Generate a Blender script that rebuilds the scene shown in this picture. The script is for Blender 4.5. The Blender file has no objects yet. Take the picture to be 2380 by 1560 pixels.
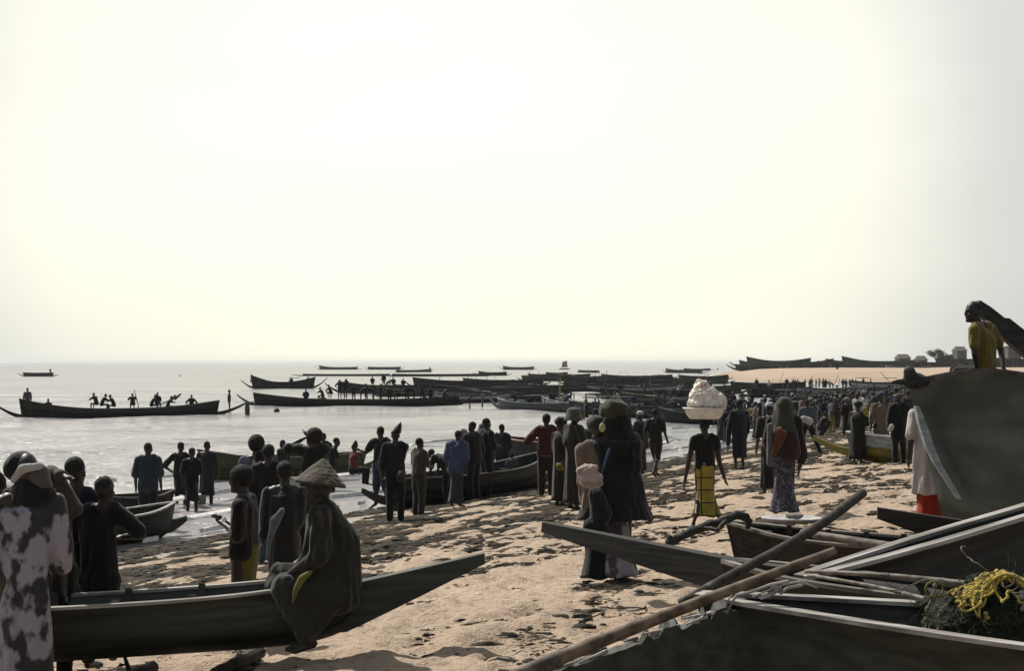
import bpy, math, random
import numpy as np
from mathutils import Vector

# ---------------------------------------------------------------- camera, world, sun
SC = bpy.context.scene
COL = SC.collection
F, U0, VH, CZ = 3305.6, 1190.0, 843.0, 3.6      # focal length, centre column, horizon row (2380 px wide measure), eye height

cam = bpy.data.objects.new('camera', bpy.data.cameras.new('camera'))
COL.objects.link(cam)
cam.location = (0, 0, CZ)
cam.rotation_euler = (math.radians(90), 0, 0)
cam.data.sensor_width = 36
cam.data.lens = 50
cam.data.shift_y = (843 - 780) / 2380
cam.data.clip_start = 0.1
cam.data.clip_end = 60000
SC.camera = cam

SUN_AZ, SUN_EL = math.radians(-42), math.radians(50)   # azimuth from the view direction, negative = left
world = bpy.data.worlds.new('World')
SC.world = world
world.use_nodes = True
wn, wl = world.node_tree.nodes, world.node_tree.links
wn.clear()
w_out = wn.new('ShaderNodeOutputWorld')
w_bg = wn.new('ShaderNodeBackground')
sky = wn.new('ShaderNodeTexSky')
sky.sky_type = 'NISHITA'
sky.sun_disc = False
sky.sun_elevation = SUN_EL
sky.sun_rotation = SUN_AZ
sky.air_density = 1.0
sky.dust_density = 5.0
sky.ozone_density = 1.0
# a bright milky haze veil over the clear sky: mixes the sky with a pale cream, greyer away from a glow centre ahead, dimmed behind the camera to cut fill
w_tc = wn.new('ShaderNodeTexCoord')
w_dot = wn.new('ShaderNodeVectorMath'); w_dot.operation = 'DOT_PRODUCT'
gd = Vector((-0.04, 1.0, 0.14)).normalized()
w_dot.inputs[1].default_value = gd
wl.new(w_tc.outputs['Generated'], w_dot.inputs[0])
w_rmp = wn.new('ShaderNodeValToRGB')
e = w_rmp.color_ramp.elements
e[0].position = 0.0; e[0].color = (3.3, 3.6, 3.8, 1)
e[1].position = 1.0; e[1].color = (11.6, 11.5, 9.1, 1)
for p, c in ((0.80, (4.4, 4.6, 4.6, 1)), (0.90, (5.7, 5.9, 5.6, 1)), (0.935, (7.0, 7.1, 6.6, 1)), (0.962, (9.9, 9.75, 8.4, 1))):
    n = e.new(p); n.color = c
wl.new(w_dot.outputs['Value'], w_rmp.inputs[0])
w_cn = wn.new('ShaderNodeTexNoise'); w_cn.inputs['Scale'].default_value = 2.2; w_cn.inputs['Detail'].default_value = 4
w_map = wn.new('ShaderNodeMapping'); w_map.inputs['Scale'].default_value = (1, 1, 4.0)
wl.new(w_tc.outputs['Generated'], w_map.inputs[0]); wl.new(w_map.outputs[0], w_cn.inputs['Vector'])
w_cm = wn.new('ShaderNodeMapRange'); w_cm.inputs[1].default_value = 0.3; w_cm.inputs[2].default_value = 0.75
w_cm.inputs[3].default_value = 0.94; w_cm.inputs[4].default_value = 1.05
wl.new(w_cn.outputs[0], w_cm.inputs[0])
w_mul = wn.new('ShaderNodeVectorMath'); w_mul.operation = 'SCALE'
wl.new(w_rmp.outputs[0], w_mul.inputs[0]); wl.new(w_cm.outputs[0], w_mul.inputs['Scale'])
w_mix = wn.new('ShaderNodeMixRGB'); w_mix.inputs[0].default_value = 0.88
wl.new(sky.outputs[0], w_mix.inputs[1]); wl.new(w_mul.outputs[0], w_mix.inputs[2])
w_bg.inputs[1].default_value = 0.088
wl.new(w_mix.outputs[0], w_bg.inputs[0]); wl.new(w_bg.outputs[0], w_out.inputs[0])

sun = bpy.data.objects.new('sun', bpy.data.lights.new('sun', 'SUN'))
COL.objects.link(sun)
sun.data.energy = 4.6
sun.data.angle = math.radians(0.7)
sun.data.color = (1.0, 0.95, 0.86)
sd = Vector((math.sin(SUN_AZ) * math.cos(SUN_EL), math.cos(SUN_AZ) * math.cos(SUN_EL), math.sin(SUN_EL)))
sun.rotation_euler = sd.to_track_quat('Z', 'Y').to_euler()

vs = SC.view_settings
vs.view_transform = 'Standard'
vs.look = 'None'
vs.exposure = 0.35
vs.gamma = 1.0
vs.use_curve_mapping = False

RND = random.Random(7)
NR = np.random.default_rng(11)

# ---------------------------------------------------------------- materials
MATS = {}
def nodes_of(name):
    m = bpy.data.materials.new(name); m.use_nodes = True
    nt = m.node_tree
    return m, nt, nt.nodes['Principled BSDF']

def noise_mix(nt, b, c1, c2, scale, stretch=(1, 1, 1), detail=6, lo=0.35, hi=0.65, coord='Object'):
    N, L = nt.nodes, nt.links
    tc = N.new('ShaderNodeTexCoord'); mp = N.new('ShaderNodeMapping'); mp.inputs['Scale'].default_value = stretch
    nz = N.new('ShaderNodeTexNoise'); nz.inputs['Scale'].default_value = scale; nz.inputs['Detail'].default_value = detail
    mr = N.new('ShaderNodeMapRange'); mr.inputs[1].default_value = lo; mr.inputs[2].default_value = hi
    mx = N.new('ShaderNodeMixRGB'); mx.inputs[1].default_value = (*c1, 1); mx.inputs[2].default_value = (*c2, 1)
    L.new(tc.outputs[coord], mp.inputs[0]); L.new(mp.outputs[0], nz.inputs['Vector']); L.new(nz.outputs[0], mr.inputs[0])
    L.new(mr.outputs[0], mx.inputs[0])
    if b is not None: L.new(mx.outputs[0], b.inputs['Base Color'])
    return mp, nz, mx

def add_bump(nt, b, height_socket, strength, dist):
    bp = nt.nodes.new('ShaderNodeBump'); bp.inputs['Strength'].default_value = strength; bp.inputs['Distance'].default_value = dist
    nt.links.new(height_socket, bp.inputs['Height']); nt.links.new(bp.outputs[0], b.inputs['Normal'])

def cloth(c, kind='plain', c2=None, rough=0.85):
    key = ('cloth', c, kind, c2)
    if key in MATS: return MATS[key]
    m, nt, b = nodes_of('cloth')
    b.inputs['Roughness'].default_value = rough
    b.inputs['Specular IOR Level'].default_value = 0.15
    b.inputs['Sheen Weight'].default_value = 0.15
    N, L = nt.nodes, nt.links
    if kind == 'plain':
        mp, nz, mx = noise_mix(nt, b, tuple(x * 0.42 for x in c), tuple(min(1, x * .55) for x in c), 5)
    elif kind == 'floral':
        mp, nz, mx = noise_mix(nt, b, c, c2, 7.5, (1, 1, 0.7), 3, 0.47, 0.54)
    elif kind == 'speckle':
        mp, nz, mx = noise_mix(nt, b, c, c2, 24, (1, 1, 1), 2, 0.5, 0.6)
    elif kind == 'grid':
        tc = N.new('ShaderNodeTexCoord'); sp = N.new('ShaderNodeSeparateXYZ'); L.new(tc.outputs['Object'], sp.inputs[0])
        outs = []
        for ax, per, off in ((0, 0.21, 0.07), (2, 0.17, 0.03)):
            a = N.new('ShaderNodeMath'); a.operation = 'ADD'; a.inputs[1].default_value = off + 10 * per; L.new(sp.outputs[ax], a.inputs[0])
            d = N.new('ShaderNodeMath'); d.operation = 'MODULO'; d.inputs[1].default_value = per; L.new(a.outputs[0], d.inputs[0])
            t = N.new('ShaderNodeMath'); t.operation = 'LESS_THAN'; t.inputs[1].default_value = 0.016; L.new(d.outputs[0], t.inputs[0])
            outs.append(t)
        mxm = N.new('ShaderNodeMath'); mxm.operation = 'MAXIMUM'; L.new(outs[0].outputs[0], mxm.inputs[0]); L.new(outs[1].outputs[0], mxm.inputs[1])
        mp, nz, mx = noise_mix(nt, None, tuple(x * 0.7 for x in c), c, 6)
        m2 = N.new('ShaderNodeMixRGB'); m2.inputs[2].default_value = (*c2, 1)
        L.new(mxm.outputs[0], m2.inputs[0]); L.new(mx.outputs[0], m2.inputs[1]); L.new(m2.outputs[0], b.inputs['Base Color'])
    n2 = N.new('ShaderNodeTexNoise'); n2.inputs['Scale'].default_value = 9; n2.inputs['Detail'].default_value = 5
    mp2 = N.new('ShaderNodeMapping'); mp2.inputs['Scale'].default_value = (1, 1, 0.35)
    tc2 = N.new('ShaderNodeTexCoord'); L.new(tc2.outputs['Object'], mp2.inputs[0]); L.new(mp2.outputs[0], n2.inputs['Vector'])
    add_bump(nt, b, n2.outputs[0], 0.9, 0.05)
    MATS[key] = m
    return m

def simple(name, c1, c2, scale=8, rough=0.6, stretch=(1, 1, 1), bump=0.3, bd=0.01, lo=0.35, hi=0.65, spec=0.3):
    if name in MATS: return MATS[name]
    m, nt, b = nodes_of(name)
    b.inputs['Roughness'].default_value = rough
    b.inputs['Specular IOR Level'].default_value = spec
    mp, nz, mx = noise_mix(nt, b, c1, c2, scale, stretch, 7, lo, hi)
    add_bump(nt, b, nz.outputs[0], bump, bd)
    MATS[name] = m
    return m

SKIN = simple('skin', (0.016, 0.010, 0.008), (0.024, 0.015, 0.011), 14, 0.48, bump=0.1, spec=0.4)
HAIR = simple('black_hair', (0.006, 0.006, 0.006), (0.014, 0.012, 0.011), 90, 0.85, bump=0.9, bd=0.006)
def wood(name, c1, c2, rough=0.7, scale=3.5, stretch=(0.35, 5, 5)):
    return simple(name, c1, c2, scale, rough, stretch, 0.5, 0.012, 0.38, 0.62)
HULL_DARK = wood('dark_hull_wood', (0.009, 0.009, 0.008), (0.026, 0.024, 0.019))
HULL_TAR = wood('tarred_hull', (0.010, 0.011, 0.011), (0.028, 0.028, 0.026))
HULL_GREEN = wood('grey_green_hull_paint', (0.018, 0.020, 0.016), (0.038, 0.042, 0.033), 0.6)
HULL_TEAL = wood('teal_grey_hull_paint', (0.026, 0.036, 0.034), (0.052, 0.068, 0.063), 0.55)
HULL_BIG = wood('weathered_teal_grey_paint', (0.040, 0.052, 0.049), (0.085, 0.105, 0.098), 0.5, 1.6, (.5, 2, 2))
HULL_OLIVE = wood('olive_hull_paint', (0.04, 0.04, 0.018), (0.07, 0.066, 0.03))
HULL_YELLOW = wood('yellow_hull_paint', (0.13, 0.11, 0.025), (0.21, 0.175, 0.04))
HULL_GREY = wood('pale_grey_hull_paint', (0.16, 0.19, 0.20), (0.28, 0.31, 0.32))
HULL_BROWN = wood('brown_hull_wood', (0.013, 0.010, 0.008), (0.036, 0.028, 0.020))
RIM_WOOD = wood('weathered_rim_wood', (0.06, 0.052, 0.043), (0.19, 0.17, 0.145))
RIM_PALE = wood('sun_bleached_rim_wood', (0.13, 0.12, 0.108), (0.36, 0.34, 0.315))
RIM_DARK = wood('dark_rim_wood', (0.03, 0.028, 0.024), (0.09, 0.08, 0.068))
POLE_WOOD = wood('pole_wood', (0.05, 0.034, 0.023), (0.16, 0.115, 0.078), 0.6, 4, (3, 3, 3))
WHITE_PAINT = simple('white_paint', (0.55, 0.55, 0.52), (0.75, 0.75, 0.72), 6, 0.5)
PLASTIC_BAG = simple('white_plastic_bag', (0.50, 0.44, 0.37), (0.72, 0.66, 0.58), 9, 0.55, bump=0.8, bd=0.03, spec=0.3)
ENAMEL = simple('enamel_basin', (0.50, 0.50, 0.45), (0.66, 0.65, 0.59), 10, 0.35, spec=0.5)

# ---------------------------------------------------------------- object helpers
def mesh_of(name, verts, faces, mat=None, smooth=False):
    me = bpy.data.meshes.new(name)
    me.from_pydata([tuple(v) for v in verts], [], faces)
    me.update()
    if smooth: me.polygons.foreach_set('use_smooth', [True] * len(me.polygons))
    if mat: me.materials.append(mat)
    return me

def link(name, me, parent=None, loc=None):
    o = bpy.data.objects.new(name, me)
    COL.objects.link(o)
    if parent is not None: o.parent = parent
    if loc is not None: o.location = loc
    return o

def tag(o, label=None, cat=None, group=None, kind=None):
    if label: o['label'] = label
    if cat: o['category'] = cat
    if group: o['group'] = group
    if kind: o['kind'] = kind
    return o

def thing(name, label, cat, loc=(0, 0, 0), rz=0.0, group=None):
    o = link(name, None, None, loc)
    o.rotation_euler = (0, 0, rz)
    return tag(o, label, cat, group)

class MB:
    def __init__(s): s.v, s.f = [], []
    def add(s, v, f):
        k = len(s.v); s.v += [tuple(x) for x in v]; s.f += [tuple(i + k for i in q) for q in f]
    def capsule(s, p0, p1, r0, r1, seg=10, flat=1.0, fdir=None):
        p0, p1 = Vector(p0), Vector(p1); a = p1 - p0; Ln = a.length
        if Ln < 1e-6: a = Vector((0, 0, 1)); Ln = 1e-6
        a = a / Ln
        x = Vector(fdir) if fdir is not None else (Vector((0, 1, 0)) if abs(a.y) < 0.9 else Vector((1, 0, 0)))
        x = (x - a * x.dot(a)); x.normalize(); y = a.cross(x)
        rings = []
        for k in range(3):
            t = math.pi / 2 * (1 - (k + 0.5) / 3.0); rings.append((p0 - a * r0 * math.sin(t), r0 * math.cos(t)))
        rings += [(p0, r0), (p0.lerp(p1, 0.5), (r0 + r1) / 2), (p1, r1)]
        for k in range(3):
            t = math.pi / 2 * ((k + 0.5) / 3.0); rings.append((p1 + a * r1 * math.sin(t), r1 * math.cos(t)))
        s.rings([[c + x * (r * flat * math.cos(q)) + y * (r * math.sin(q)) for q in [2 * math.pi * j / seg for j in range(seg)]] for c, r in rings],
                p0 - a * r0, p1 + a * r1)
    def rings(s, R, cap0=None, cap1=None):
        k = len(s.v); n = len(R[0])
        for r in R: s.v += [tuple(p) for p in r]
        for i in range(len(R) - 1):
            for j in range(n):
                a, b = k + i * n + j, k + i * n + (j + 1) % n
                s.f.append((a, b, b + n, a + n))
        c0 = cap0 if cap0 is not None else sum((Vector(p) for p in R[0]), Vector()) / n
        c1 = cap1 if cap1 is not None else sum((Vector(p) for p in R[-1]), Vector()) / n
        i0 = len(s.v); s.v += [tuple(c0), tuple(c1)]
        m = k + (len(R) - 1) * n
        for j in range(n):
            s.f.append((k + (j + 1) % n, k + j, i0)); s.f.append((m + j, m + (j + 1) % n, i0 + 1))
    def ellipsoid(s, c, r, seg=14, nr=8, rz=0.0):
        c = Vector(c); R = []
        cs, sn = math.cos(rz), math.sin(rz)
        for i in range(nr):
            t = math.pi * (i + 0.5) / nr
            R.append([c + Vector((cs * math.cos(q) * r[0] * math.sin(t) - sn * math.sin(q) * r[1] * math.sin(t),
                                  sn * math.cos(q) * r[0] * math.sin(t) + cs * math.sin(q) * r[1] * math.sin(t),
                                  -r[2] * math.cos(t))) for q in [2 * math.pi * j / seg for j in range(seg)]])
        s.rings(R, c - Vector((0, 0, r[2])), c + Vector((0, 0, r[2])))
    def box(s, c, h, rz=0.0, skew=None):
        cs, sn = math.cos(rz), math.sin(rz)
        v = []
        for z in (-1, 1):
            for y in (-1, 1):
                for x in (-1, 1):
                    X, Y = x * h[0], y * h[1]
                    v.append((c[0] + cs * X - sn * Y, c[1] + sn * X + cs * Y, c[2] + z * h[2]))
        s.add(v, [(0, 2, 3, 1), (4, 5, 7, 6), (0, 1, 5, 4), (2, 6, 7, 3), (0, 4, 6, 2), (1, 3, 7, 5)])
    def make(s, name, mat, parent=None, smooth=False, loc=None):
        return link(name, mesh_of(name, s.v, s.f, mat, smooth), parent, loc)

PENDING = []
def organic(mb, name, mat, parent, voxel, disp=0.0, dscale=0.12, smooth_it=3, fold=None):
    o = mb.make(name, mat, parent, True)
    r = o.modifiers.new('r', 'REMESH'); r.mode = 'VOXEL'; r.voxel_size = voxel; r.use_smooth_shade = True
    s = o.modifiers.new('s', 'SMOOTH'); s.factor = 0.6; s.iterations = smooth_it
    if disp:
        tx = bpy.data.textures.new('fold', 'CLOUDS'); tx.noise_scale = dscale; tx.noise_depth = 2
        d = o.modifiers.new('d', 'DISPLACE'); d.texture = tx; d.strength = disp; d.mid_level = 0.5
        d.texture_coords = 'LOCAL'
    PENDING.append(o)
    if fold: FOLDS[o.name] = fold
    return o

FOLDS = {}
def bake():
    global PENDING
    dg = bpy.context.evaluated_depsgraph_get()
    for o in PENDING:
        me = bpy.data.meshes.new_from_object(o.evaluated_get(dg))
        me.name = o.name.split('.')[0]
        old = o.data
        o.modifiers.clear(); o.data = me
        bpy.data.meshes.remove(old)
        if o.name in FOLDS:
            amp, fr, vert = FOLDS[o.name]; n = len(me.vertices)
            co = np.empty(n * 3, np.float32); me.vertices.foreach_get('co', co); co = co.reshape(-1, 3).astype(float)
            nm = np.empty(n * 3, np.float32); me.vertex_normals.foreach_get('vector', nm); nm = nm.reshape(-1, 3)
            x, y, z = co.T
            f = vnoise(x * fr + z * vert * 1.4, y * fr - z * vert, 7) * .6 + vnoise(x * fr * 2.1 - z * vert * 2, y * fr * 2.1 + z * vert * 2.2, 9) * .4
            if vert > 5: f = 1 - np.abs(2 * f - 1) * 1.6
            w = vnoise(x * 3, z * 3 + y * 3, 12)
            co += nm * ((f - .5) * 2 * amp * (.5 + w))[:, None]
            me.vertices.foreach_set('co', co.astype(np.float32).ravel()); me.update()
    PENDING = []

# ---------------------------------------------------------------- terrain
SHORE = [(-59.6, -80.4), (-7.3, 27.6), (4.9, 51.5), (14.7, 73), (28, 108), (44, 142), (62, 165), (88, 182), (128, 195), (134, 204), (104, 214),
         (66, 233), (38, 238), (42, 300), (52, 380), (76, 520), (160, 900), (400, 1700), (1400, 4200), (6000, 4200), (6000, -300), (-59.6, -300)]
def sdist(x, y):
    x = np.asarray(x, float); y = np.asarray(y, float)
    d = np.full(x.shape, 1e9); ins = np.zeros(x.shape, bool)
    n = len(SHORE)
    for i in range(n):
        ax, ay = SHORE[i]; bx, by = SHORE[(i + 1) % n]
        ex, ey = bx - ax, by - ay
        t = np.clip(((x - ax) * ex + (y - ay) * ey) / (ex * ex + ey * ey), 0, 1)
        d = np.minimum(d, np.hypot(x - ax - t * ex, y - ay - t * ey))
        cr = ((ay > y) != (by > y))
        with np.errstate(divide='ignore', invalid='ignore'):
            ins ^= cr & (x < (bx - ax) * (y - ay) / (by - ay if by != ay else 1e-9) + ax)
    return np.where(ins, d, -d)
def zland(s):
    s = np.asarray(s, float)
    up = 0.11 * np.minimum(s, 14) + 0.35 * (1 - np.exp(-np.maximum(s - 14, 0) / 7.0))
    return np.where(s < 0, np.maximum(0.06 * s, -2.2), up)
def ground(x, y): return float(zland(sdist(np.array([x]), np.array([y])))[0])
def W(u, v, d): return Vector(((u - U0) / F * d, d, CZ - (v - VH) / F * d))
def G(u, v, floor=None):
    ds = np.geomspace(3, 900, 3000)
    z = zland(sdist((u - U0) / F * ds, ds))
    if floor is not None: z = np.maximum(z, floor)
    zz = CZ - (v - VH) / F * ds
    i = int(np.argmax(zz <= z))
    if zz[i] > z[i]: i = len(ds) - 1
    return Vector(((u - U0) / F * ds[i], ds[i], float(z[i])))

def vnoise(x, y, seed=0):
    xi = np.floor(x).astype(np.int64); yi = np.floor(y).astype(np.int64)
    fx, fy = x - xi, y - yi
    fx = fx * fx * (3 - 2 * fx); fy = fy * fy * (3 - 2 * fy)
    def h(a, b):
        n = (a * 374761393 + b * 668265263 + seed * 1274126177) & 0xffffffff
        n = ((n ^ (n >> 13)) * 1274126177) & 0xffffffff
        return ((n ^ (n >> 16)) & 0xffff) / 65535.0
    return (h(xi, yi) * (1 - fx) + h(xi + 1, yi) * fx) * (1 - fy) + (h(xi, yi + 1) * (1 - fx) + h(xi + 1, yi + 1) * fx) * fy

def grid_mesh(name, X, Y, Z, mat):
    nr, nc = X.shape
    co = np.stack([X, Y, Z], -1).reshape(-1, 3).astype(np.float32)
    idx = np.arange(nr * nc).reshape(nr, nc)
    q = np.stack([idx[:-1, :-1], idx[:-1, 1:], idx[1:, 1:], idx[1:, :-1]], -1).reshape(-1, 4)
    me = bpy.data.meshes.new(name)
    me.vertices.add(len(co)); me.vertices.foreach_set('co', co.ravel())
    me.loops.add(q.size); me.loops.foreach_set('vertex_index', q.ravel().astype(np.int32))
    me.polygons.add(len(q)); me.polygons.foreach_set('loop_start', np.arange(0, q.size, 4, dtype=np.int32))
    me.polygons.foreach_set('use_smooth', np.ones(len(q), bool))
    me.update(calc_edges=True)
    me.materials.append(mat)
    return link(name, me)

# shore frame: a = along the near shoreline, s = inland
def shore_ab(X, Y): return (X + 7.3) * 0.436 + (Y - 27.6) * 0.9

def sand_material():
    m, nt, b = nodes_of('sand')
    N, L = nt.nodes, nt.links
    geo = N.new('ShaderNodeNewGeometry')
    mp = N.new('ShaderNodeMapping'); mp.vector_type = 'POINT'
    mp.inputs['Rotation'].default_value = (0, 0, 0)
    L.new(geo.outputs['Position'], mp.inputs[0])
    def nz(scale, detail, st=(1, 1, 1), rough=0.55):
        q = N.new('ShaderNodeMapping'); q.inputs['Scale'].default_value = st; L.new(mp.outputs[0], q.inputs[0])
        n = N.new('ShaderNodeTexNoise'); n.inputs['Scale'].default_value = scale; n.inputs['Detail'].default_value = detail
        n.inputs['Roughness'].default_value = rough
        L.new(q.outputs[0], n.inputs['Vector']); return n
    def rng(sock, a, c, lo=0, hi=1):
        r = N.new('ShaderNodeMapRange'); r.inputs[1].default_value = a; r.inputs[2].default_value = c
        r.inputs[3].default_value = lo; r.inputs[4].default_value = hi; L.new(sock, r.inputs[0]); return r
    def mix(f, a, c):
        x = N.new('ShaderNodeMixRGB')
        for i, s in ((0, f), (1, a), (2, c)):
            if isinstance(s, tuple): x.inputs[i].default_value = (*s, 1)
            else: L.new(s, x.inputs[i])
        return x
    big = nz(0.35, 5); fine = nz(40, 4); mid = nz(5, 6)
    base = mix(rng(big.outputs[0], 0.35, 0.65).outputs[0], (0.375, 0.282, 0.203), (0.455, 0.355, 0.262))
    base = mix(rng(fine.outputs[0], 0.3, 0.7, 0, 0.5).outputs[0], base.outputs[0], (0.25, 0.185, 0.135))
    mott = nz(11, 5, (1, 1.3, 1), 0.7)
    base = mix(rng(mott.outputs[0], 0.50, 0.60, 0, 0.65).outputs[0], base.outputs[0], (0.19, 0.125, 0.09))
    # stains of dried weed and small shadow dashes, both painted into the sand colour, stretched along the tide lines
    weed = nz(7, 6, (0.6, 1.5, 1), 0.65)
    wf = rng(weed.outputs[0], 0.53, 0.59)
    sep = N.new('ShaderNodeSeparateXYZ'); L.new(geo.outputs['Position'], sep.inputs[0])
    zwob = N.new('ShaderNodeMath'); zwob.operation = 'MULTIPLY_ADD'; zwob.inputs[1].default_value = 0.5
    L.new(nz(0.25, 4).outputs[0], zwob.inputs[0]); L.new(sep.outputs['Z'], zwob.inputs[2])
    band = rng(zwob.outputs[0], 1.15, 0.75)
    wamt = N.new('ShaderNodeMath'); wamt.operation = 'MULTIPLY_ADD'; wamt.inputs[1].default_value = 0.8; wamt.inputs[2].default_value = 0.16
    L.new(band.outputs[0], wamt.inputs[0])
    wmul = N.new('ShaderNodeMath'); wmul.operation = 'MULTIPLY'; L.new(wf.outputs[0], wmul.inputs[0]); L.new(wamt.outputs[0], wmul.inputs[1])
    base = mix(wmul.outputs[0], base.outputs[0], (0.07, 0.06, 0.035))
    # wet sand close to the water
    wet = rng(zwob.outputs[0], 0.62, 0.36)
    base = mix(wet.outputs[0], base.outputs[0], (0.15, 0.125, 0.105))
    L.new(base.outputs[0], b.inputs['Base Color'])
    rr = rng(wet.outputs[0], 0, 1, 0.92, 0.12); L.new(rr.outputs[0], b.inputs['Roughness'])
    b.inputs['Specular IOR Level'].default_value = 0.4
    hs = N.new('ShaderNodeMath'); hs.operation = 'ADD'; L.new(mid.outputs[0], hs.inputs[0]); L.new(fine.outputs[0], hs.inputs[1])
    bp = N.new('ShaderNodeBump'); bp.inputs['Distance'].default_value = 0.03
    L.new(rng(wet.outputs[0], 0, 1, 1.0, 0.12).outputs[0], bp.inputs['Strength'])
    L.new(hs.outputs[0], bp.inputs['Height']); L.new(bp.outputs[0], b.inputs['Normal'])
    return m

def build_ground():
    ang = np.radians(np.concatenate([np.linspace(-70, -26, 60, endpoint=False), np.linspace(-26, 26, 420), np.linspace(26.5, 75, 60)]))
    r = [0.6]
    while r[-1] < 4300:
        k = 0.0075 if r[-1] < 120 else 0.02
        r.append(r[-1] * (1 + k))
    r = np.array(r)
    A, R = np.meshgrid(ang, r)
    X, Y = R * np.sin(A), R * np.cos(A)
    s = sdist(X, Y); Z = zland(s)
    a = shore_ab(X, Y)
    dry = np.clip((s - 2.5) / 3, 0, 1) * np.clip(1.3 - R / 90, 0, 1)
    lum = (vnoise(a * 1.3, s * 2.2, 1) - .5) * 0.08 + (vnoise(a * 3.1, s * 4.7, 2) - .5) * 0.07 + (vnoise(a * 7, s * 9, 3) - .5) * 0.04 + (vnoise(a * 15, s * 17, 6) - .5) * 0.018 * (R < 22)
    foot = np.clip(vnoise(a * 2.6, s * 3.4, 5) - 0.62, 0, 1) * -0.24
    Z = Z + (lum + foot) * dry + (vnoise(a * .5, s * .9, 4) - .5) * 0.05 * np.clip(s / 2, 0, 1) * (R < 200)
    far = R > 250
    Z = Z + np.where(far, (vnoise(X / 30, Y / 30, 8)) * 0.5 * np.clip((s - 5) / 20, 0, 1), 0)
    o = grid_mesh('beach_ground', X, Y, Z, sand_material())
    tag(o, 'pale tan sand beach sloping down to the sea', kind='structure')
build_ground()

def sea_material():
    m, nt, b = nodes_of('sea_water')
    N, L = nt.nodes, nt.links
    b.inputs['Base Color'].default_value = (0.15, 0.165, 0.17, 1)
    b.inputs['Roughness'].default_value = 0.22
    b.inputs['IOR'].default_value = 1.2
    geo = N.new('ShaderNodeNewGeometry')
    def nz(scale, st, rot, det):
        q = N.new('ShaderNodeMapping'); q.inputs['Scale'].default_value = st; q.inputs['Rotation'].default_value = (0, 0, rot)
        L.new(geo.outputs['Position'], q.inputs[0])
        n = N.new('ShaderNodeTexNoise'); n.inputs['Scale'].default_value = scale; n.inputs['Detail'].default_value = det
        L.new(q.outputs[0], n.inputs['Vector']); return n
    a = nz(0.5, (0.5, 2.0, 1), -0.5, 5)
    c = nz(2.6, (0.7, 1.4, 1), -0.35, 4)
    ad = N.new('ShaderNodeMath'); ad.operation = 'MULTIPLY_ADD'; ad.inputs[1].default_value = 0.35
    L.new(c.outputs[0], ad.inputs[0]); L.new(a.outputs[0], ad.inputs[2])
    add_bump(nt, b, ad.outputs[0], 1.0, 0.5)
    # broad paler streaks: wave contrast painted into the water colour
    big = nz(0.06, (0.6, 1.6, 1), -0.5, 3)
    mr = N.new('ShaderNodeMapRange'); mr.inputs[1].default_value = 0.35; mr.inputs[2].default_value = 0.7; L.new(big.outputs[0], mr.inputs[0])
    mx = N.new('ShaderNodeMixRGB'); mx.inputs[1].default_value = (0.16, 0.165, 0.18, 1); mx.inputs[2].default_value = (0.31, 0.285, 0.285, 1)
    L.new(mr.outputs[0], mx.inputs[0]); L.new(mx.outputs[0], b.inputs['Base Color'])
    return m

def build_sea():
    ang = np.radians(np.concatenate([np.linspace(-75, -26, 50, endpoint=False), np.linspace(-26, 26, 340), np.linspace(26.5, 75, 40)]))
    r = [14.0]
    while r[-1] < 16000:
        k = 0.0055 if r[-1] < 220 else 0.03
        r.append(r[-1] * (1 + k))
    r = np.array(r)
    A, R = np.meshgrid(ang, r)
    X, Y = R * np.sin(A), R * np.cos(A)
    s = sdist(X, Y)
    a = shore_ab(X, Y)
    fade = np.clip(1.15 - R / 220, 0, 1)
    n = (vnoise(X * .35, Y * 1.1, 21) - .5) * .10 + (vnoise(X * .9, Y * 2.2, 22) - .5) * .05
    swell = 0.09 * np.sin(s * 0.75 + 2.5 * vnoise(a * .08, s * .05, 23)) * np.clip(-s / 8, 0, 1)
    brk = np.exp(-((s + 5.5 + 2.5 * (vnoise(a * .12, a * 0, 24) - .5)) / 0.55) ** 2) * 0.20 * np.clip(vnoise(a * .15, a * 0, 25) * 2 - .3, 0, 1)
    brk += np.exp(-((s + 2.2 + 1.5 * (vnoise(a * .2, a * 0, 26) - .5)) / 0.3) ** 2) * 0.09
    Z = (n * np.clip(-s / 4, .12, 1) + swell + brk) * fade + 0.0
    o = grid_mesh('sea', X, Y, Z, sea_material())
    tag(o, 'calm silvery sea reaching to the horizon', kind='structure')
build_sea()

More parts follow.
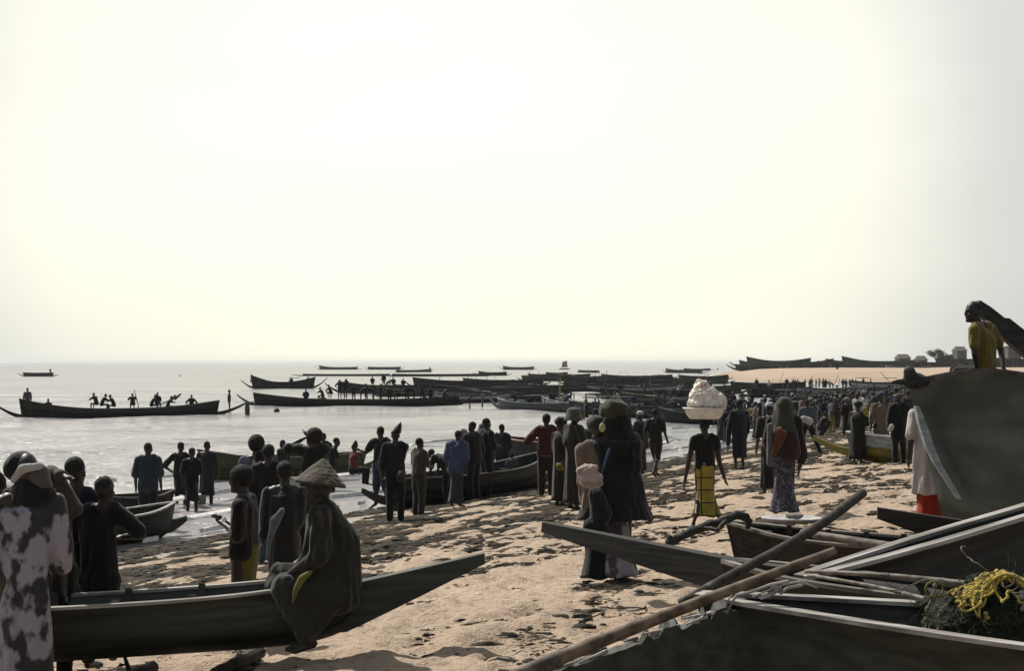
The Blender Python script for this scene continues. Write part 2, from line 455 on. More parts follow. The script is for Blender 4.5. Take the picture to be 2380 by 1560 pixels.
# ---------------------------------------------------------------- weed and debris on the sand
def build_weed():
    rg = np.random.default_rng(5)
    def near(x, y, s): return (y > 5.5) & (y < 95) & (np.abs(x / y) < .45) & (s > .4)
    A, S, Q = [], [], []
    a = rg.uniform(-18, 60, 190000); s = rg.normal(4.6, 2.1, a.size)          # tide-line band of weed
    d = .5 * vnoise(a * .3, s * 1.3, 31) + .5 * vnoise(a * .9, s * 3.5, 37)
    k = (s > .5) & (s < 10) & (d > .45) & (rg.random(a.size) < np.where(a < 12, 1, .55)); A.append(a[k]); S.append(s[k]); Q.append(np.full(k.sum(), 1.0))
    a = rg.uniform(-26, 30, 170000); s = rg.uniform(7.5, 22, a.size)          # dry upper beach
    d = .5 * vnoise(a * .5, s * .8, 32) + .5 * vnoise(a * 2.2, s * 3.0, 33)
    k = (d > .47) & (rg.random(a.size) < .55); A.append(a[k]); S.append(s[k]); Q.append(np.full(k.sum(), .62))
    a, s, q = np.concatenate(A), np.concatenate(S), np.concatenate(Q)
    x = -7.3 + a * .436 + s * .9; y = 27.6 + a * .9 - s * .436
    k = near(x, y, s); a, s, q, x, y = a[k], s[k], q[k], x[k], y[k]
    k = rg.random(a.size) < np.clip(y / 13, .35, 1); a, s, q, x, y = a[k], s[k], q[k], x[k], y[k]
    n = a.size
    if n > 95000: x, y, q, n = x[:95000], y[:95000], q[:95000], 95000
    z = zland(sdist(x, y))
    sz = q * rg.choice([.014, .018, .02, .025, .03, .035, .05, .075], n)
    sz *= np.clip(.5 + .5 * (y - 7) / 14, .5, 1)
    L = sz * rg.uniform(1.2, 5.0, n); Wd = sz * rg.uniform(.35, .8, n); H = np.minimum(.032, sz * rg.uniform(.2, .7, n)) + .003
    an = rg.normal(.25, .5, n); ca, sa = np.cos(an)[:, None], np.sin(an)[:, None]
    m = 5; V = np.zeros((n, 11, 3))
    for ring, (rr, hh) in enumerate(((1.0, -.25), (.6, .8))):
        th = 2 * np.pi * np.arange(m)[None] / m + rg.uniform(-.3, .3, (n, m)); p = rg.uniform(.45, 1.35, (n, m)) * rr
        lx, ly = np.cos(th) * L[:, None] * p, np.sin(th) * Wd[:, None] * p
        V[:, ring * m:(ring + 1) * m, 0] = x[:, None] + ca * lx - sa * ly; V[:, ring * m:(ring + 1) * m, 1] = y[:, None] + sa * lx + ca * ly
        V[:, ring * m:(ring + 1) * m, 2] = z[:, None] + H[:, None] * hh * rg.uniform(.3, 1.5, (n, m))
    V[:, 10, 0] = x; V[:, 10, 1] = y; V[:, 10, 2] = z + H * rg.uniform(.7, 1.3, n)
    T = []
    for j in range(m):
        j2 = (j + 1) % m; T += [(j, j2, m + j2), (j, m + j2, m + j), (m + j, m + j2, 10)]
    T = np.array(T); Fi = (T[None] + (np.arange(n) * 11)[:, None, None]).reshape(-1, 3)
    me = bpy.data.meshes.new('seaweed_litter')
    me.vertices.add(n * 11); me.vertices.foreach_set('co', V.astype(np.float32).ravel())
    me.loops.add(Fi.size); me.loops.foreach_set('vertex_index', Fi.ravel().astype(np.int32))
    me.polygons.add(len(Fi)); me.polygons.foreach_set('loop_start', np.arange(0, Fi.size, 3, dtype=np.int32)); me.update(calc_edges=True)
    me.materials.append(simple('dried_seaweed', (0.008, 0.008, 0.006), (0.06, 0.046, 0.03), 3, 0.9, bump=0.8, bd=0.02))
    tag(link('seaweed_litter', me), 'dark seaweed and litter strewn along the sand', 'seaweed', kind='stuff')
build_weed()

def build_foam():
    V, Fc = [], []; k = 0
    for line, (s0, amp, w0) in enumerate(((-5.3, 2.4, .10), (-2.1, 1.5, .09), (-0.5, .9, .06), (-11, 3, .08))):
        aa = np.arange(-26, 75, .12)
        off = (vnoise(aa * .15, aa * 0 + line, 24 + line) - .5) * amp
        gate = vnoise(aa * .22, aa * 0 + line, 60 + line) * .6 + vnoise(aa * 1.6, aa * 0 + line, 90 + line) * .4
        wd = w0 * (.3 + 1.2 * vnoise(aa * .9, aa * 0, 70 + line))
        wd = wd * np.clip((gate - .45) * 7, .05, 1) * .6
        prev = None
        for i, a in enumerate(aa):
            if gate[i] < (.45 if line != 3 else .62): prev = None; continue
            s = s0 + off[i]
            z = .035 + (0.14 if line in (0,) else 0.05)
            p = [(-7.3 + a * .436 + (s + t * wd[i]) * .9, 27.6 + a * .9 - (s + t * wd[i]) * .436, z + (0.05 if t == 0 else -0.05)) for t in (-1, 0, 1)]
            V += p
            if prev is not None:
                for t in (0, 1): Fc.append((prev + t, prev + t + 1, k + t + 1, k + t))
            prev = k; k += 3
    m = simple('sea_foam', (0.45, 0.44, 0.43), (0.7, 0.69, 0.67), 9, 0.8)
    o = link('surf_foam', mesh_of('surf_foam', V, Fc, m, True)); tag(o, 'thin pale lines of surf foam along the water edge', 'foam', kind='stuff')
build_foam()

# ---------------------------------------------------------------- boats
class Boat:
    """local x along the hull from end 0 (x=-L/2) to end 1, z up from the keel"""
    def __init__(s, name, label, e0, e1, zk, depth, beam, rise=(.25, .25), spur=((1.2, .5, .28, .12), (1.2, .5, .28, .12)),
                 hull=HULL_DARK, rim=RIM_WOOD, lod=1, thwarts=4, group=None, planks=0, plank_mats=None, ribs=0, lip=.03, full=2.4,
                 spur_w=.07, cat='boat', heel=0.0, rimh=.03, stripe=None, end_half=.035, zend=None, hump=None):
        s.hump = hump
        e0, e1 = Vector((e0[0], e0[1], 0)), Vector((e1[0], e1[1], 0))
        d = e1 - e0; s.L = d.length; s.rz = math.atan2(d.y, d.x); mid = (e0 + e1) / 2
        s.depth, s.beam, s.rise, s.full, s.eh = depth, beam, rise, full, end_half
        s.root = thing(name, label, cat, (mid.x, mid.y, zk), s.rz, group)
        s.root.rotation_euler = (heel, -(zend or 0), s.rz)
        s.zk = zk; s.mid = mid
        n = {0: 10, 1: 18, 2: 34}[lod]
        th = .035 if lod else .05
        if planks:
            cuts = [0.0, 0.36] + [0.36 + 0.64 * (i + 1) / planks for i in range(planks)]
        else: cuts = [0.0, 1.0]
        s.strip('hull', -cuts[1], cuts[1], th, hull, n, 9 if lod else 6)
        for sd_ in (-1, 1):
            for i in range(1, len(cuts) - 1):
                pm = (plank_mats[(i - 1) % len(plank_mats)] if plank_mats else hull)
                s.strip('plank', sd_ * (cuts[i] - .012), sd_ * (cuts[i + 1]), th * .9, pm, n, 4, proud=.012 * (1 if i % 2 else .4) + .006)
            # gunwale rail
            mb = MB(); R = []
            for k in range(n + 1):
                t = -1 + 2 * k / n
                x, y, z = s.P(t, 1.0 * sd_)
                w = lip + .012
                R.append([Vector((x, y - w * (1 if sd_ > 0 else -1) * 1.1, z - rimh * .2)), Vector((x, y + w * .75 * sd_, z - rimh * .2)),
                          Vector((x, y + w * .75 * sd_, z + rimh)), Vector((x, y - w * 1.1 * sd_, z + rimh))])
            mb.rings(R); mb.make('gunwale', rim, s.root)
            if stripe is not None:
                s.strip('stripe', sd_ * .72, sd_ * .93, .02, stripe, n, 2, proud=.02)
        for i in range(thwarts):
            t = -0.72 + 1.44 * (i + .5) / thwarts
            x, y, z = s.P(t, .86)
            if y < .1: continue
            mb = MB(); mb.box((x, 0, z), (.07 if lod else .1, y - .02, .018)); mb.make('thwart', rim if lod < 2 else RIM_WOOD, s.root)
        for i in range(ribs):
            t = -.85 + 1.7 * (i + .5) / ribs
            mb = MB(); R = []
            for k in range(11):
                q = -0.96 + 1.92 * k / 10
                x, y, z = s.P(t, q); y *= .93; z += .03
                R.append([Vector((x - .025, y, z)), Vector((x + .025, y, z)), Vector((x + .025, y * .9, z + .035)), Vector((x - .025, y * .9, z + .035))])
            mb.rings(R); mb.make('rib', RIM_DARK, s.root)
        for end, sp in ((-1, spur[0]), (1, spur[1])):
            if not sp: continue
            ln, up, h0, h1 = sp[:4]; mat = sp[4] if len(sp) > 4 else hull
            crv = sp[5] if len(sp) > 5 else 1.5; zof = sp[6] if len(sp) > 6 else 0.0
            x0, _, zb = s.P(end, 0.0)
            mb = MB(); R = []
            for k in range(-2, 11):
                t = k / 10
                x = x0 + end * ln * t
                zc = zb + zof + h0 * .5 + up * (max(t, 0) ** crv) + (.0 if k >= 0 else 0)
                h = (h0 + (h1 - h0) * max(t, 0)) * .5
                w = spur_w * (1 - .35 * max(t, 0))
                R.append([Vector((x, -w, zc - h)), Vector((x, w, zc - h)), Vector((x, w * .8, zc + h)), Vector((x, -w * .8, zc + h))])
            mb.rings(R); mb.make('beak', mat, s.root)
    def P(s, t, q):
        """t along [-1,1], q across [-1,1] (0 = keel)"""
        a = abs(t)
        w = (s.beam / 2 - s.eh) * max(0.0, 1 - a ** s.full) ** .8 + s.eh
        rise = s.rise[0] if t < 0 else s.rise[1]
        zs = s.depth + rise * a ** 2.6
        if s.hump: zs += s.hump[0] * math.exp(-((t - s.hump[1]) / s.hump[2]) ** 2)
        zk = .55 * s.depth * a ** 9 * .4
        Q = abs(q)
        prof = min(1.0, (1 - (1 - Q) ** 2.0)) if Q < 1 else 1
        y = w * (0.12 * min(1, Q * 12) + .88 * prof)
        z = zk + (zs - zk) * Q ** 1.5
        rake = (0.5 * s.depth) * (z / max(.01, zs)) * (a ** 10)
        return (math.copysign(s.L / 2 * a + rake * .6, t), math.copysign(y, q) if q else 0.0, z)
    def strip(s, name, q0, q1, th, mat, n, m, proud=0.0):
        mb = MB(); out, inn = [], []
        for i in range(n + 1):
            t = -1 + 2 * i / n
            ro, ri = [], []
            for j in range(m + 1):
                q = q0 + (q1 - q0) * j / m
                x, y, z = s.P(t, q)
                sg = 1 if q > 0 else (-1 if q < 0 else 0)
                ro.append(Vector((x, y + proud * sg, z)))
                w = max(abs(y) - th, abs(y) * .3)
                ri.append(Vector((x, math.copysign(w, y) if y else 0, z + (th if abs(q) < .5 else 0))))
            out.append(ro); inn.append(ri)
        V = [p for r in out for p in r] + [p for r in inn for p in r]
        M = m + 1; K = (n + 1) * M; Fc = []
        flip = q0 < q1
        for i in range(n):
            for j in range(m):
                a, b, c, d = i * M + j, i * M + j + 1, (i + 1) * M + j + 1, (i + 1) * M + j
                Fc.append((a, b, c, d) if not flip else (a, d, c, b)); Fc.append((K + a, K + d, K + c, K + b) if not flip else (K + a, K + b, K + c, K + d))
            for j in (0, m):
                a, b = i * M + j, (i + 1) * M + j
                Fc.append((a, b, K + b, K + a))
        for i in (0, n):
            for j in range(m):
                a, b = i * M + j, i * M + j + 1
                Fc.append((a, b, K + b, K + a))
        mb.add(V, Fc)
        return mb.make(name, mat, s.root, True)
    def world(s, t, q, up=0.0):
        x, y, z = s.P(t, q); c, sn = math.cos(s.rz), math.sin(s.rz)
        return Vector((s.mid.x + c * x - sn * y, s.mid.y + sn * x + c * y, s.zk + z + up))

SW = lambda ln, up, h0, h1, *r: (ln, up, h0, h1, *r)
C = cloth
def XY(u, d): return ((u - U0) / F * d, d)
def dwater(v): return CZ * F / (v - VH)

# ---- the canoe in the left foreground, with the seated man in the straw hat
b_left = Boat('pirogue', 'long low dark canoe in the left foreground, its straight beak pointing right', XY(-230, 10.2), XY(800, 10.45), 1.46, .42, .60, zend=.05,
     rise=(.1, .06), spur=(SW(1.2, .3, .3, .14), SW(1.04, .30, .34, .075, HULL_GREEN, 1.05)), hull=HULL_GREEN, rim=RIM_PALE, lod=2, thwarts=4, planks=1,
     plank_mats=[HULL_GREEN], ribs=5, lip=.02, rimh=.018, full=3.6, end_half=.09, spur_w=.09)

for (lx, ly, lab) in ((-2.75, 10.15, 'left log propping the left foreground canoe off the sand'), (-2.0, 10.4, 'right log propping the left foreground canoe, left of the seated man')):
    gz = ground(lx, ly); t = thing('log', lab, 'log', (lx, ly, gz), 1.35, 'logs under the left canoe')
    mb = MB(); R = []
    for k in range(9):
        x = -.4 + .1 * k; rr_ = .052 * (1 + .08 * math.sin(k * 2.3))
        R.append([Vector((x, rr_ * math.cos(q), .05 + rr_ * math.sin(q))) for q in [2 * math.pi * j / 10 for j in range(10)]])
    mb.rings(R); mb.make('trunk', HULL_BROWN, t)
    mb = MB(); mb.capsule((.1, .03, .08), (.2, .12, .16), .02, .012, 6); mb.make('branch_stub', HULL_BROWN, t)

# ---- right foreground
b_net = Boat('pirogue', 'nearest canoe at the bottom right with a pale grey rim and yellow net aboard', XY(1735, 6.72), (6.6, 3.7), 1.65, .80, 1.25,
     rise=(.03, .2), spur=(None, None), hull=HULL_GREEN, rim=RIM_PALE, lod=2, thwarts=4, planks=1, plank_mats=[HULL_GREEN], ribs=8,
     lip=.028, rimh=.016, full=2.0)
# its stem timber runs down to the left, splintered along the top
def splinter_beam(parent_boat):
    mb = MB(); R = []
    p0, p1 = W(1752, 1402, 6.66), W(1120, 1622, 6.2)
    inv = parent_boat.root.matrix_basis.inverted()
    n = 46
    for k in range(n + 1):
        t = k / n; c = p0.lerp(p1, t)
        top = .0 + (.018 * RND.random() + (.05 if .10 < t < .42 and RND.random() < .35 else 0)) * (1 if t > .06 else 0)
        h = .55
        w = .045 + .02 * t
        R.append([inv @ Vector((c.x, c.y - w, c.z - h)), inv @ Vector((c.x, c.y + w, c.z - h)), inv @ Vector((c.x, c.y + w, c.z + top)), inv @ Vector((c.x, c.y - w, c.z + top * .6))])
    mb.rings(R); mb.make('stem_timber', HULL_GREEN, parent_boat.root)
    mb = MB()
    for k in range(26):
        t = RND.uniform(.12, .96); c = p0.lerp(p1, t) + Vector((0, RND.uniform(-.05, .03), .02))
        dr = (p1 - p0).normalized() * RND.uniform(.05, .2) + Vector((0, 0, RND.uniform(-.01, .02)))
        mb.capsule(inv @ c, inv @ (c + dr), .011, .004, 5)
    tag(mb.make('splinters', RIM_PALE, parent_boat.root), kind='stuff')
bpy.context.view_layer.update()
splinter_beam(b_net)

b_cross = Boat('pirogue', 'dark canoe with a pale rim rising to the right behind the yellow net', (2.0, 8.98), (5.25, 11.65), 1.78, .70, .24, zend=.095,
     rise=(.0, .1), spur=(None, None), hull=HULL_TAR, rim=RIM_PALE, lod=2, thwarts=0, planks=1, plank_mats=[HULL_TAR], lip=.026, rimh=.022, full=3.0)
b_beak = Boat('pirogue', 'dark canoe whose long beak points left in front of the woman in the black cloak', XY(1740, 9.3), (2.9, 7.75), 1.68, .58, .6,
     rise=(.02, 0), spur=(SW(1.93, .175, .24, .075, HULL_DARK, 1.0, .25), None), hull=HULL_DARK, rim=RIM_WOOD, lod=2, thwarts=2, planks=1, plank_mats=[HULL_DARK],
     lip=.02, rimh=.02, full=3.0, end_half=.05)
b_mid = Boat('pirogue', 'weathered canoe with a ragged bow and open dark hull behind the crossed poles', XY(1728, 13.2), (4.2, 11.9), 1.50, .52, .9,
     rise=(.08, .1), spur=(None, None), hull=HULL_DARK, rim=RIM_WOOD, lod=2, thwarts=3, planks=2, plank_mats=[HULL_DARK, HULL_BROWN], ribs=6, lip=.03, rimh=.02, full=2.2)
b_tip = Boat('pirogue', 'canoe entering from the right edge whose flat beak hides the red wrap', (4.75, 12.3), (11.5, 11.2), 1.55, .78, 1.1,
     rise=(.08, .2), spur=(SW(1.5, .34, .42, .1, HULL_BROWN, 1.1), None), hull=HULL_OLIVE, rim=RIM_PALE, lod=2, thwarts=3, planks=1, plank_mats=[HULL_OLIVE], lip=.02, rimh=.015)

# ---- the tall painted boat on the right that the man in yellow sits on
b_big = Boat('fishing_boat', 'huge grey-green wooden boat on the right with its raked bow high above the sand', XY(2215, 15.9), (13.5, 13.2), 1.45, 1.62, 3.0, hump=(.40, -.88, .17),
     rise=(.05, .3), spur=(None, None), hull=HULL_BIG, rim=RIM_DARK, lod=2, thwarts=3, planks=0, lip=.05, rimh=.04, full=1.75, end_half=.06)
def big_bow(bt):
    inv = bt.root.matrix_basis.inverted()
    def pl(name, mat, pts, th):
        mb = MB(); R = []
        for (u, v, d), h, w in pts:
            c = W(u, v, d); R.append([inv @ (c + Vector((-w, -th, -h))), inv @ (c + Vector((w, -th, -h))), inv @ (c + Vector((w, th, h))), inv @ (c + Vector((-w, th, h)))])
        mb.rings(R); return mb.make(name, mat, bt.root)
    mb = MB()
    for a, b, r0, r1 in (((2074, 889, 15.9), (2100, 888, 15.9), .02, .045), ((2100, 888, 15.9), (2135, 886, 15.9), .045, .09), ((2113, 864, 15.88), (2120, 888, 15.88), .068, .085), ((2118, 880, 15.88), (2150, 888, 15.85), .07, .06), ((2150, 888, 15.85), (2200, 876, 15.8), .04, .03)):
        mb.capsule(inv @ W(*a), inv @ W(*b), r0, r1, 10)
    organic(mb, 'bow_cap', HULL_TAR, bt.root, .015, .03, .1, 1)
    pl('stem_plank', HULL_GREY, [((2130, 945, 15.82), 0, .02), ((2142, 985, 15.8), 0, .04), ((2160, 1040, 15.75), 0, .045), ((2176, 1075, 15.7), 0, .035), ((2228, 1160, 15.6), 0, .018)], .05)
bpy.context.view_layer.update()
big_bow(b_big)

# ---- boat whose beak rears up against the sky at the right edge
b_sky = Boat('pirogue', 'boat at the right edge whose heavy beak rears against the sky behind the yellow shirt', (8.15, 19.4), (15.5, 18.0), 1.75, 1.75, 1.6,
     rise=(.1, .2), spur=(None, None), hull=HULL_TAR, rim=RIM_DARK, lod=1, thwarts=1)
def sky_beam(bt):
    inv = bt.root.matrix_basis.inverted(); mb = MB(); R = []
    path = [((2268, 706), .055), ((2290, 726), .085), ((2320, 752), .095), ((2328, 757), .125), ((2380, 800), .135), ((2470, 872), .15)]
    for (u, v), h in path:
        c = W(u, v, 19.3); nrm = Vector((.62, 0, .78))
        R.append([inv @ (c - nrm * h + Vector((0, -.09, 0))), inv @ (c - nrm * h + Vector((0, .09, 0))), inv @ (c + nrm * h + Vector((0, .09, 0))), inv @ (c + nrm * h + Vector((0, -.09, 0)))])
    mb.rings(R); mb.make('beak', HULL_TAR, bt.root)
bpy.context.view_layer.update()
sky_beam(b_sky)

# ---- beached or grounded at the water's edge
b_olive = Boat('pirogue', 'olive canoe afloat at the water edge behind the group with raised arms', XY(478, 42), XY(835, 45.5), -.15, .85, 1.4,
     rise=(.32, .0), spur=(None, SW(.7, .3, .3, .12)), hull=HULL_OLIVE, rim=RIM_DARK, lod=1, thwarts=4, planks=2, plank_mats=[HULL_OLIVE, HULL_OLIVE])
b_long = Boat('pirogue', 'long black canoe lying along the weed line behind the standing people at centre', XY(905, 32.5), XY(1262, 38.5), .18, .70, 1.5,
     rise=(.05, .30), spur=(SW(.95, .30, .22, .1), SW(.6, .2, .25, .12)), hull=HULL_TAR, rim=RIM_DARK, lod=1, thwarts=5, planks=2)
b_shal = Boat('pirogue', 'dark canoe in the shallows at left with a lit rim and a beak pointing right', XY(60, 26.5), XY(388, 29.3), -.05, .62, 1.2,
     rise=(.1, .12), spur=(None, SW(.48, .12, .28, .1)), hull=HULL_TAR, rim=RIM_PALE, lod=1, thwarts=4, planks=1, lip=.04)
b_shal2 = Boat('pirogue', 'low dark canoe lying just beyond the canoe in the left shallows', XY(240, 34), XY(392, 35), -.15, .5, 1.1,
     rise=(.05, .1), spur=(None, None), hull=HULL_TAR, rim=RIM_DARK, lod=1, thwarts=3)
b_red = Boat('pirogue', 'dark canoe with a pinkish rim afloat behind the man in the red shirt', XY(1176, 50), XY(1400, 47), -.1, 1.0, 1.4,
     rise=(.1, .2), spur=(None, None), hull=HULL_TAR, rim=simple('pink_rim', (.30, .17, .13), (.45, .28, .22)), lod=1, thwarts=3)
b_redtip = Boat('pirogue', 'canoe with two short beaks pointing left beside the head of the man in red', XY(1262, 56), XY(1520, 60), -.1, .95, 1.4,
     rise=(.2, .2), spur=(SW(1.0, .28, .16, .09), None), hull=HULL_DARK, rim=RIM_WOOD, lod=1, thwarts=3)
b_yel = Boat('pirogue', 'yellow-bottomed canoe with a grey band and white rim beached near the tall boat', XY(1985, 33.4), (13.5, 30.2), 1.24, .62, 1.3,
     rise=(.10, .1), spur=(SW(.95, .34, .20, .1, HULL_YELLOW), None), hull=HULL_YELLOW, rim=WHITE_PAINT, lod=1, thwarts=4, planks=2,
     plank_mats=[HULL_YELLOW, HULL_GREY], lip=.035)

# ---- afloat: (label, u0, u1, v_water0, v_water1, depth, beam, rises, spurs, hull, rim)
def afloat(label, u0, u1, v0, v1, depth, beam=1.6, rise=(.3, .3), sp=(1.0, 1.0), up=(.5, .5), hull=HULL_DARK, rim=RIM_DARK, lod=0, thw=4, group='pirogues afloat off the beach', stripe=None, planks=0, sink=.22):
    d0, d1 = dwater(v0), dwater(v1)
    sps = tuple(SW(l, q, .30, .12) if l else None for l, q in zip(sp, up))
    return Boat('pirogue', label, XY(u0, d0), XY(u1, d1), -sink, depth + sink, beam, rise=rise, spur=sps, hull=hull, rim=rim, lod=lod, thwarts=thw, group=group, stripe=stripe, planks=planks, lip=.04)
w1 = afloat('long canoe full of paddling men riding on the open water at far left', 52, 503, 972, 965, .50, 1.7, (.75, .5), (1.7, 2.1), (.85, .75), HULL_DARK, RIM_DARK, 1, 8, planks=2)
w2 = afloat('tiny lone canoe near the horizon at far left', 56, 122, 875.5, 875.5, .95, 2.0, (.1, .1), (1.5, 1.5), (.6, .3))
w3 = afloat('upswept canoe with three people riding beyond the long canoe at left of centre', 588, 728, 904, 903, .9, 1.7, (1.0, .7), (1.6, 2.0), (1.0, 1.3))
w4 = afloat('long busy canoe moored broadside in the front row at centre left', 594, 1062, 944, 943, .50, 1.8, (.6, .3), (1.5, 1.3), (.85, .7), HULL_DARK, RIM_DARK, 1, 8, planks=2)
w5 = afloat('canoe with boatmen standing, moored in the second row behind the busy canoe', 792, 985, 915, 916, .95, 1.8, (.5, .1), (1.9, 0), (1.0, .5))
w6 = afloat('high-sided canoe in the third row with its sharp bow pointing left', 965, 1190, 905, 907, 1.15, 1.9, (.45, .2), (1.6, 0), (.9, .5))
w7 = afloat('leftmost of the canoes strung below the horizon at centre', 743, 830, 859.5, 859.5, 1.2, 2.4, (1.0, .3), (2.6, 2.6), (1.6, .4))
w8 = afloat('second canoe from the left in the row strung below the horizon', 856, 930, 859.5, 859.5, 1.3, 2.4, (.2, .2), (2.6, 2.6), (1.0, 1.0))
w9 = afloat('canoe with a lone standing figure just right of centre-left below the horizon', 922, 1002, 866, 865, .8, 2.2, (.1, .4), (2, 2), (.5, 1.0))
w10 = afloat('very long flat canoe lying across the middle distance', 705, 905, 874.5, 874.5, .5, 2.0, (.1, .1), (3, 2), (.3, .3))
w10b = afloat('flat canoe lying end to end right of the very long one', 912, 1130, 875.5, 875, .6, 2.0, (.1, .1), (2, 2), (.3, .3))
w11 = afloat('short deep canoe highest against the horizon right of centre', 1170, 1240, 860, 860, 1.3, 2.4, (.7, .4), (2.6, 2), (1.5, .8))
w12 = afloat('flat canoe below the short deep one at the horizon', 1114, 1176, 873.5, 873.5, .9, 2.0, (.4, .2), (1.6, 1.6), (.7, .4))
w13 = afloat('small flat canoe left of the mast in the middle distance', 1270, 1318, 872.5, 872.5, .7, 2.0, (.2, .2), (1.4, 1.4), (.4, .4))
w14 = afloat('thin canoe with a dark block at its right end near the horizon', 1344, 1392, 866, 867, .8, 2.2, (.1, .1), (1, 1), (.3, .3))
w15 = afloat('canoe with standing posts lying off the tip of the sand spit', 1548, 1632, 867, 868, 1.0, 2.2, (.6, .4), (2, 3.5), (.9, .4))
w15b = afloat('second canoe off the tip of the sand spit, nearer the horizon', 1590, 1650, 862, 862, .8, 2.2, (.3, .3), (2, 2), (.6, .6))
w16 = afloat('green canoe with its beak pointing left in front of the pale grey boat', 1160, 1330, 949, 958, .55, 1.7, (.25, .1), (1.6, 0), (.75, .5), HULL_TEAL, HULL_GREY, 1, 4)
w17 = afloat('pale grey boat with an ochre mast and white cabin roof in the boat crowd', 1262, 1490, 951, 968, .66, 1.9, (.35, .2), (.0, 0), (.4, .4), HULL_GREY, RIM_PALE, 1, 3, planks=2)
rows = [
 ('canoe with open tarps moored right behind the green canoe', 1020, 1300, 922, 925, .95, (.3, .3), HULL_TEAL),
 ('dark canoe filling the gap left of the ochre mast', 1090, 1290, 932, 936, .80, (.3, .3), HULL_DARK),
 ('dark canoe stretching right from the ochre mast in the upper row', 1312, 1560, 896, 898, 1.15, (.4, .3), HULL_DARK),
 ('dark canoe behind the white cabin roof', 1330, 1640, 909, 910, .85, (.3, .3), HULL_TEAL),
 ('canoe left of the bundle carried on a head, farthest row', 1440, 1690, 892, 893, .95, (.3, .3), HULL_TEAL),
 ('canoe with an upturned right tip, right of the head bundle', 1702, 1868, 905, 906, .82, (.2, .2), HULL_DARK),
 ('dark canoe low behind the crowd left of the head bundle', 1400, 1620, 927, 930, .80, (.3, .3), HULL_TAR),
 ('canoe in the crowd whose stern shows left of the head bundle', 1452, 1700, 945, 950, .85, (.3, .3), HULL_DARK),
 ('canoe behind the heads right of the navy figure', 1740, 1890, 924, 925, .75, (.3, .2), HULL_TAR),
 ('dark canoe in the shallows behind the legs left of the bundle carrier', 1330, 1620, 966, 974, .70, (.3, .3), HULL_TAR),
 ('narrow canoe just above the very crowded row at centre', 1215, 1400, 886, 887, .8, (.3, .3), HULL_DARK),
 ('dark canoe grounded in the inlet at the right end of the crowd', 1985, 2110, 914, 915, 1.25, (.2, .2), HULL_TAR),
 ('dark canoe showing beneath the mast base', 1180, 1400, 913, 914, .9, (.3, .3), HULL_TAR),
 ('canoe across the gap between the busy canoe and the green canoe', 1010, 1180, 936, 938, .7, (.3, .3), HULL_DARK),
 ('canoe behind the busy canoe, its middle under the standing pair', 880, 1080, 922, 922, .7, (.3, .3), HULL_TEAL),
 ('thin canoe above the long row, over the ochre mast', 1230, 1370, 880, 880, .8, (.3, .3), HULL_DARK),
 ('thin canoe above the long row, right of the ochre mast', 1400, 1560, 883, 883, .8, (.4, .3), HULL_DARK),
 ('small canoe touching the shore just under the spit tip', 1580, 1690, 884, 885, .8, (.3, .4), HULL_DARK),
 ('dark canoe in the row between the green canoe and the horizon canoes', 1080, 1260, 897, 898, .9, (.3, .3), HULL_TAR),
 ('dark canoe beached in the thick of the crowd, left part', 1800, 1935, 958, 952, .9, (.3, .3), HULL_TAR),
 ('dark canoe beached in the thick of the crowd, right part', 1950, 2080, 944, 940, 1.0, (.3, .4), HULL_DARK),
 ('long dark canoe across the back of the crowd', 1860, 2010, 930, 926, 1.0, (.3, .3), HULL_TEAL),
 ('low black canoe behind the striding man with the white basin', 1830, 1960, 985, 978, .7, (.3, .3), HULL_TAR),
 ('dark canoe in the row right above the white cabin roof', 1370, 1580, 918, 918, .9, (.3, .3), HULL_DARK),
 ('black canoe just left of the basin, under the long row', 1500, 1720, 914, 916, .8, (.3, .3), HULL_TAR),
 ('black canoe ahead of the bundle, low among waders', 1540, 1780, 985, 992, .65, (.3, .3), HULL_TAR),
]
packed = []
for lab, u0, u1, v0, v1, dep, rs, hm in rows:
    packed.append(afloat(lab, u0, u1, v0, v1, dep, 1.7, rs, (1.2, 1.3), (.5, .5), hm, RND.choice((RIM_DARK, RIM_WOOD, RIM_DARK)), 0, 4, group='pirogues packed at the landing', stripe=RND.choice((None, None, HULL_TEAL, HULL_OLIVE, HULL_BROWN, HULL_GREY))))
def gear(bt, n, seedn):
    rr = random.Random(seedn)
    for i in range(n):
        t = rr.uniform(-.75, .75); x, y, z = bt.P(t, .85); ty = rr.random()
        if ty < .55:      # heaped net or sacks showing over the gunwale
            mb = MB()
            for q in range(5): mb.ellipsoid((x + rr.uniform(-.5, .5), rr.uniform(-.3, .3), bt.depth * .85 + rr.uniform(-.1, .12)), (rr.uniform(.2, .5), rr.uniform(.2, .4), rr.uniform(.12, .28)), 10, 7)
            organic(mb, 'net_heap', rr.choice((C((.04, .05, .045)), C((.02, .022, .022)), C((.07, .06, .05)), C((.05, .08, .10)), C((.16, .15, .14)))), bt.root, .05, .05, .2, 1)
        elif ty < .8:
            mb = MB(); mb.capsule((x, rr.uniform(-.4, .4), bt.depth * .7), (x + rr.uniform(-1.6, 1.6), rr.uniform(-.3, .3), bt.depth + rr.uniform(.6, 1.5)), .035, .025, 6); mb.make('oar', RIM_WOOD, bt.root)
        else:
            mb = MB(); mb.box((x, 0, bt.depth + .55), (.7, .6, .03)); 
            for sx in (-.6, .6): mb.box((x + sx, .5, bt.depth * .7 + .2), (.03, .03, .35)); mb.box((x + sx, -.5, bt.depth * .7 + .2), (.03, .03, .35))
            mb.make('awning', rr.choice((C((.03, .035, .035)), C((.10, .10, .10)))), bt.root)
for i_, bt_ in enumerate([w4, w5, w6, w16, w17] + packed): gear(bt_, 5 if i_ else 7, 100 + i_)
gear(w3, 2, 77); gear(w1, 2, 78)
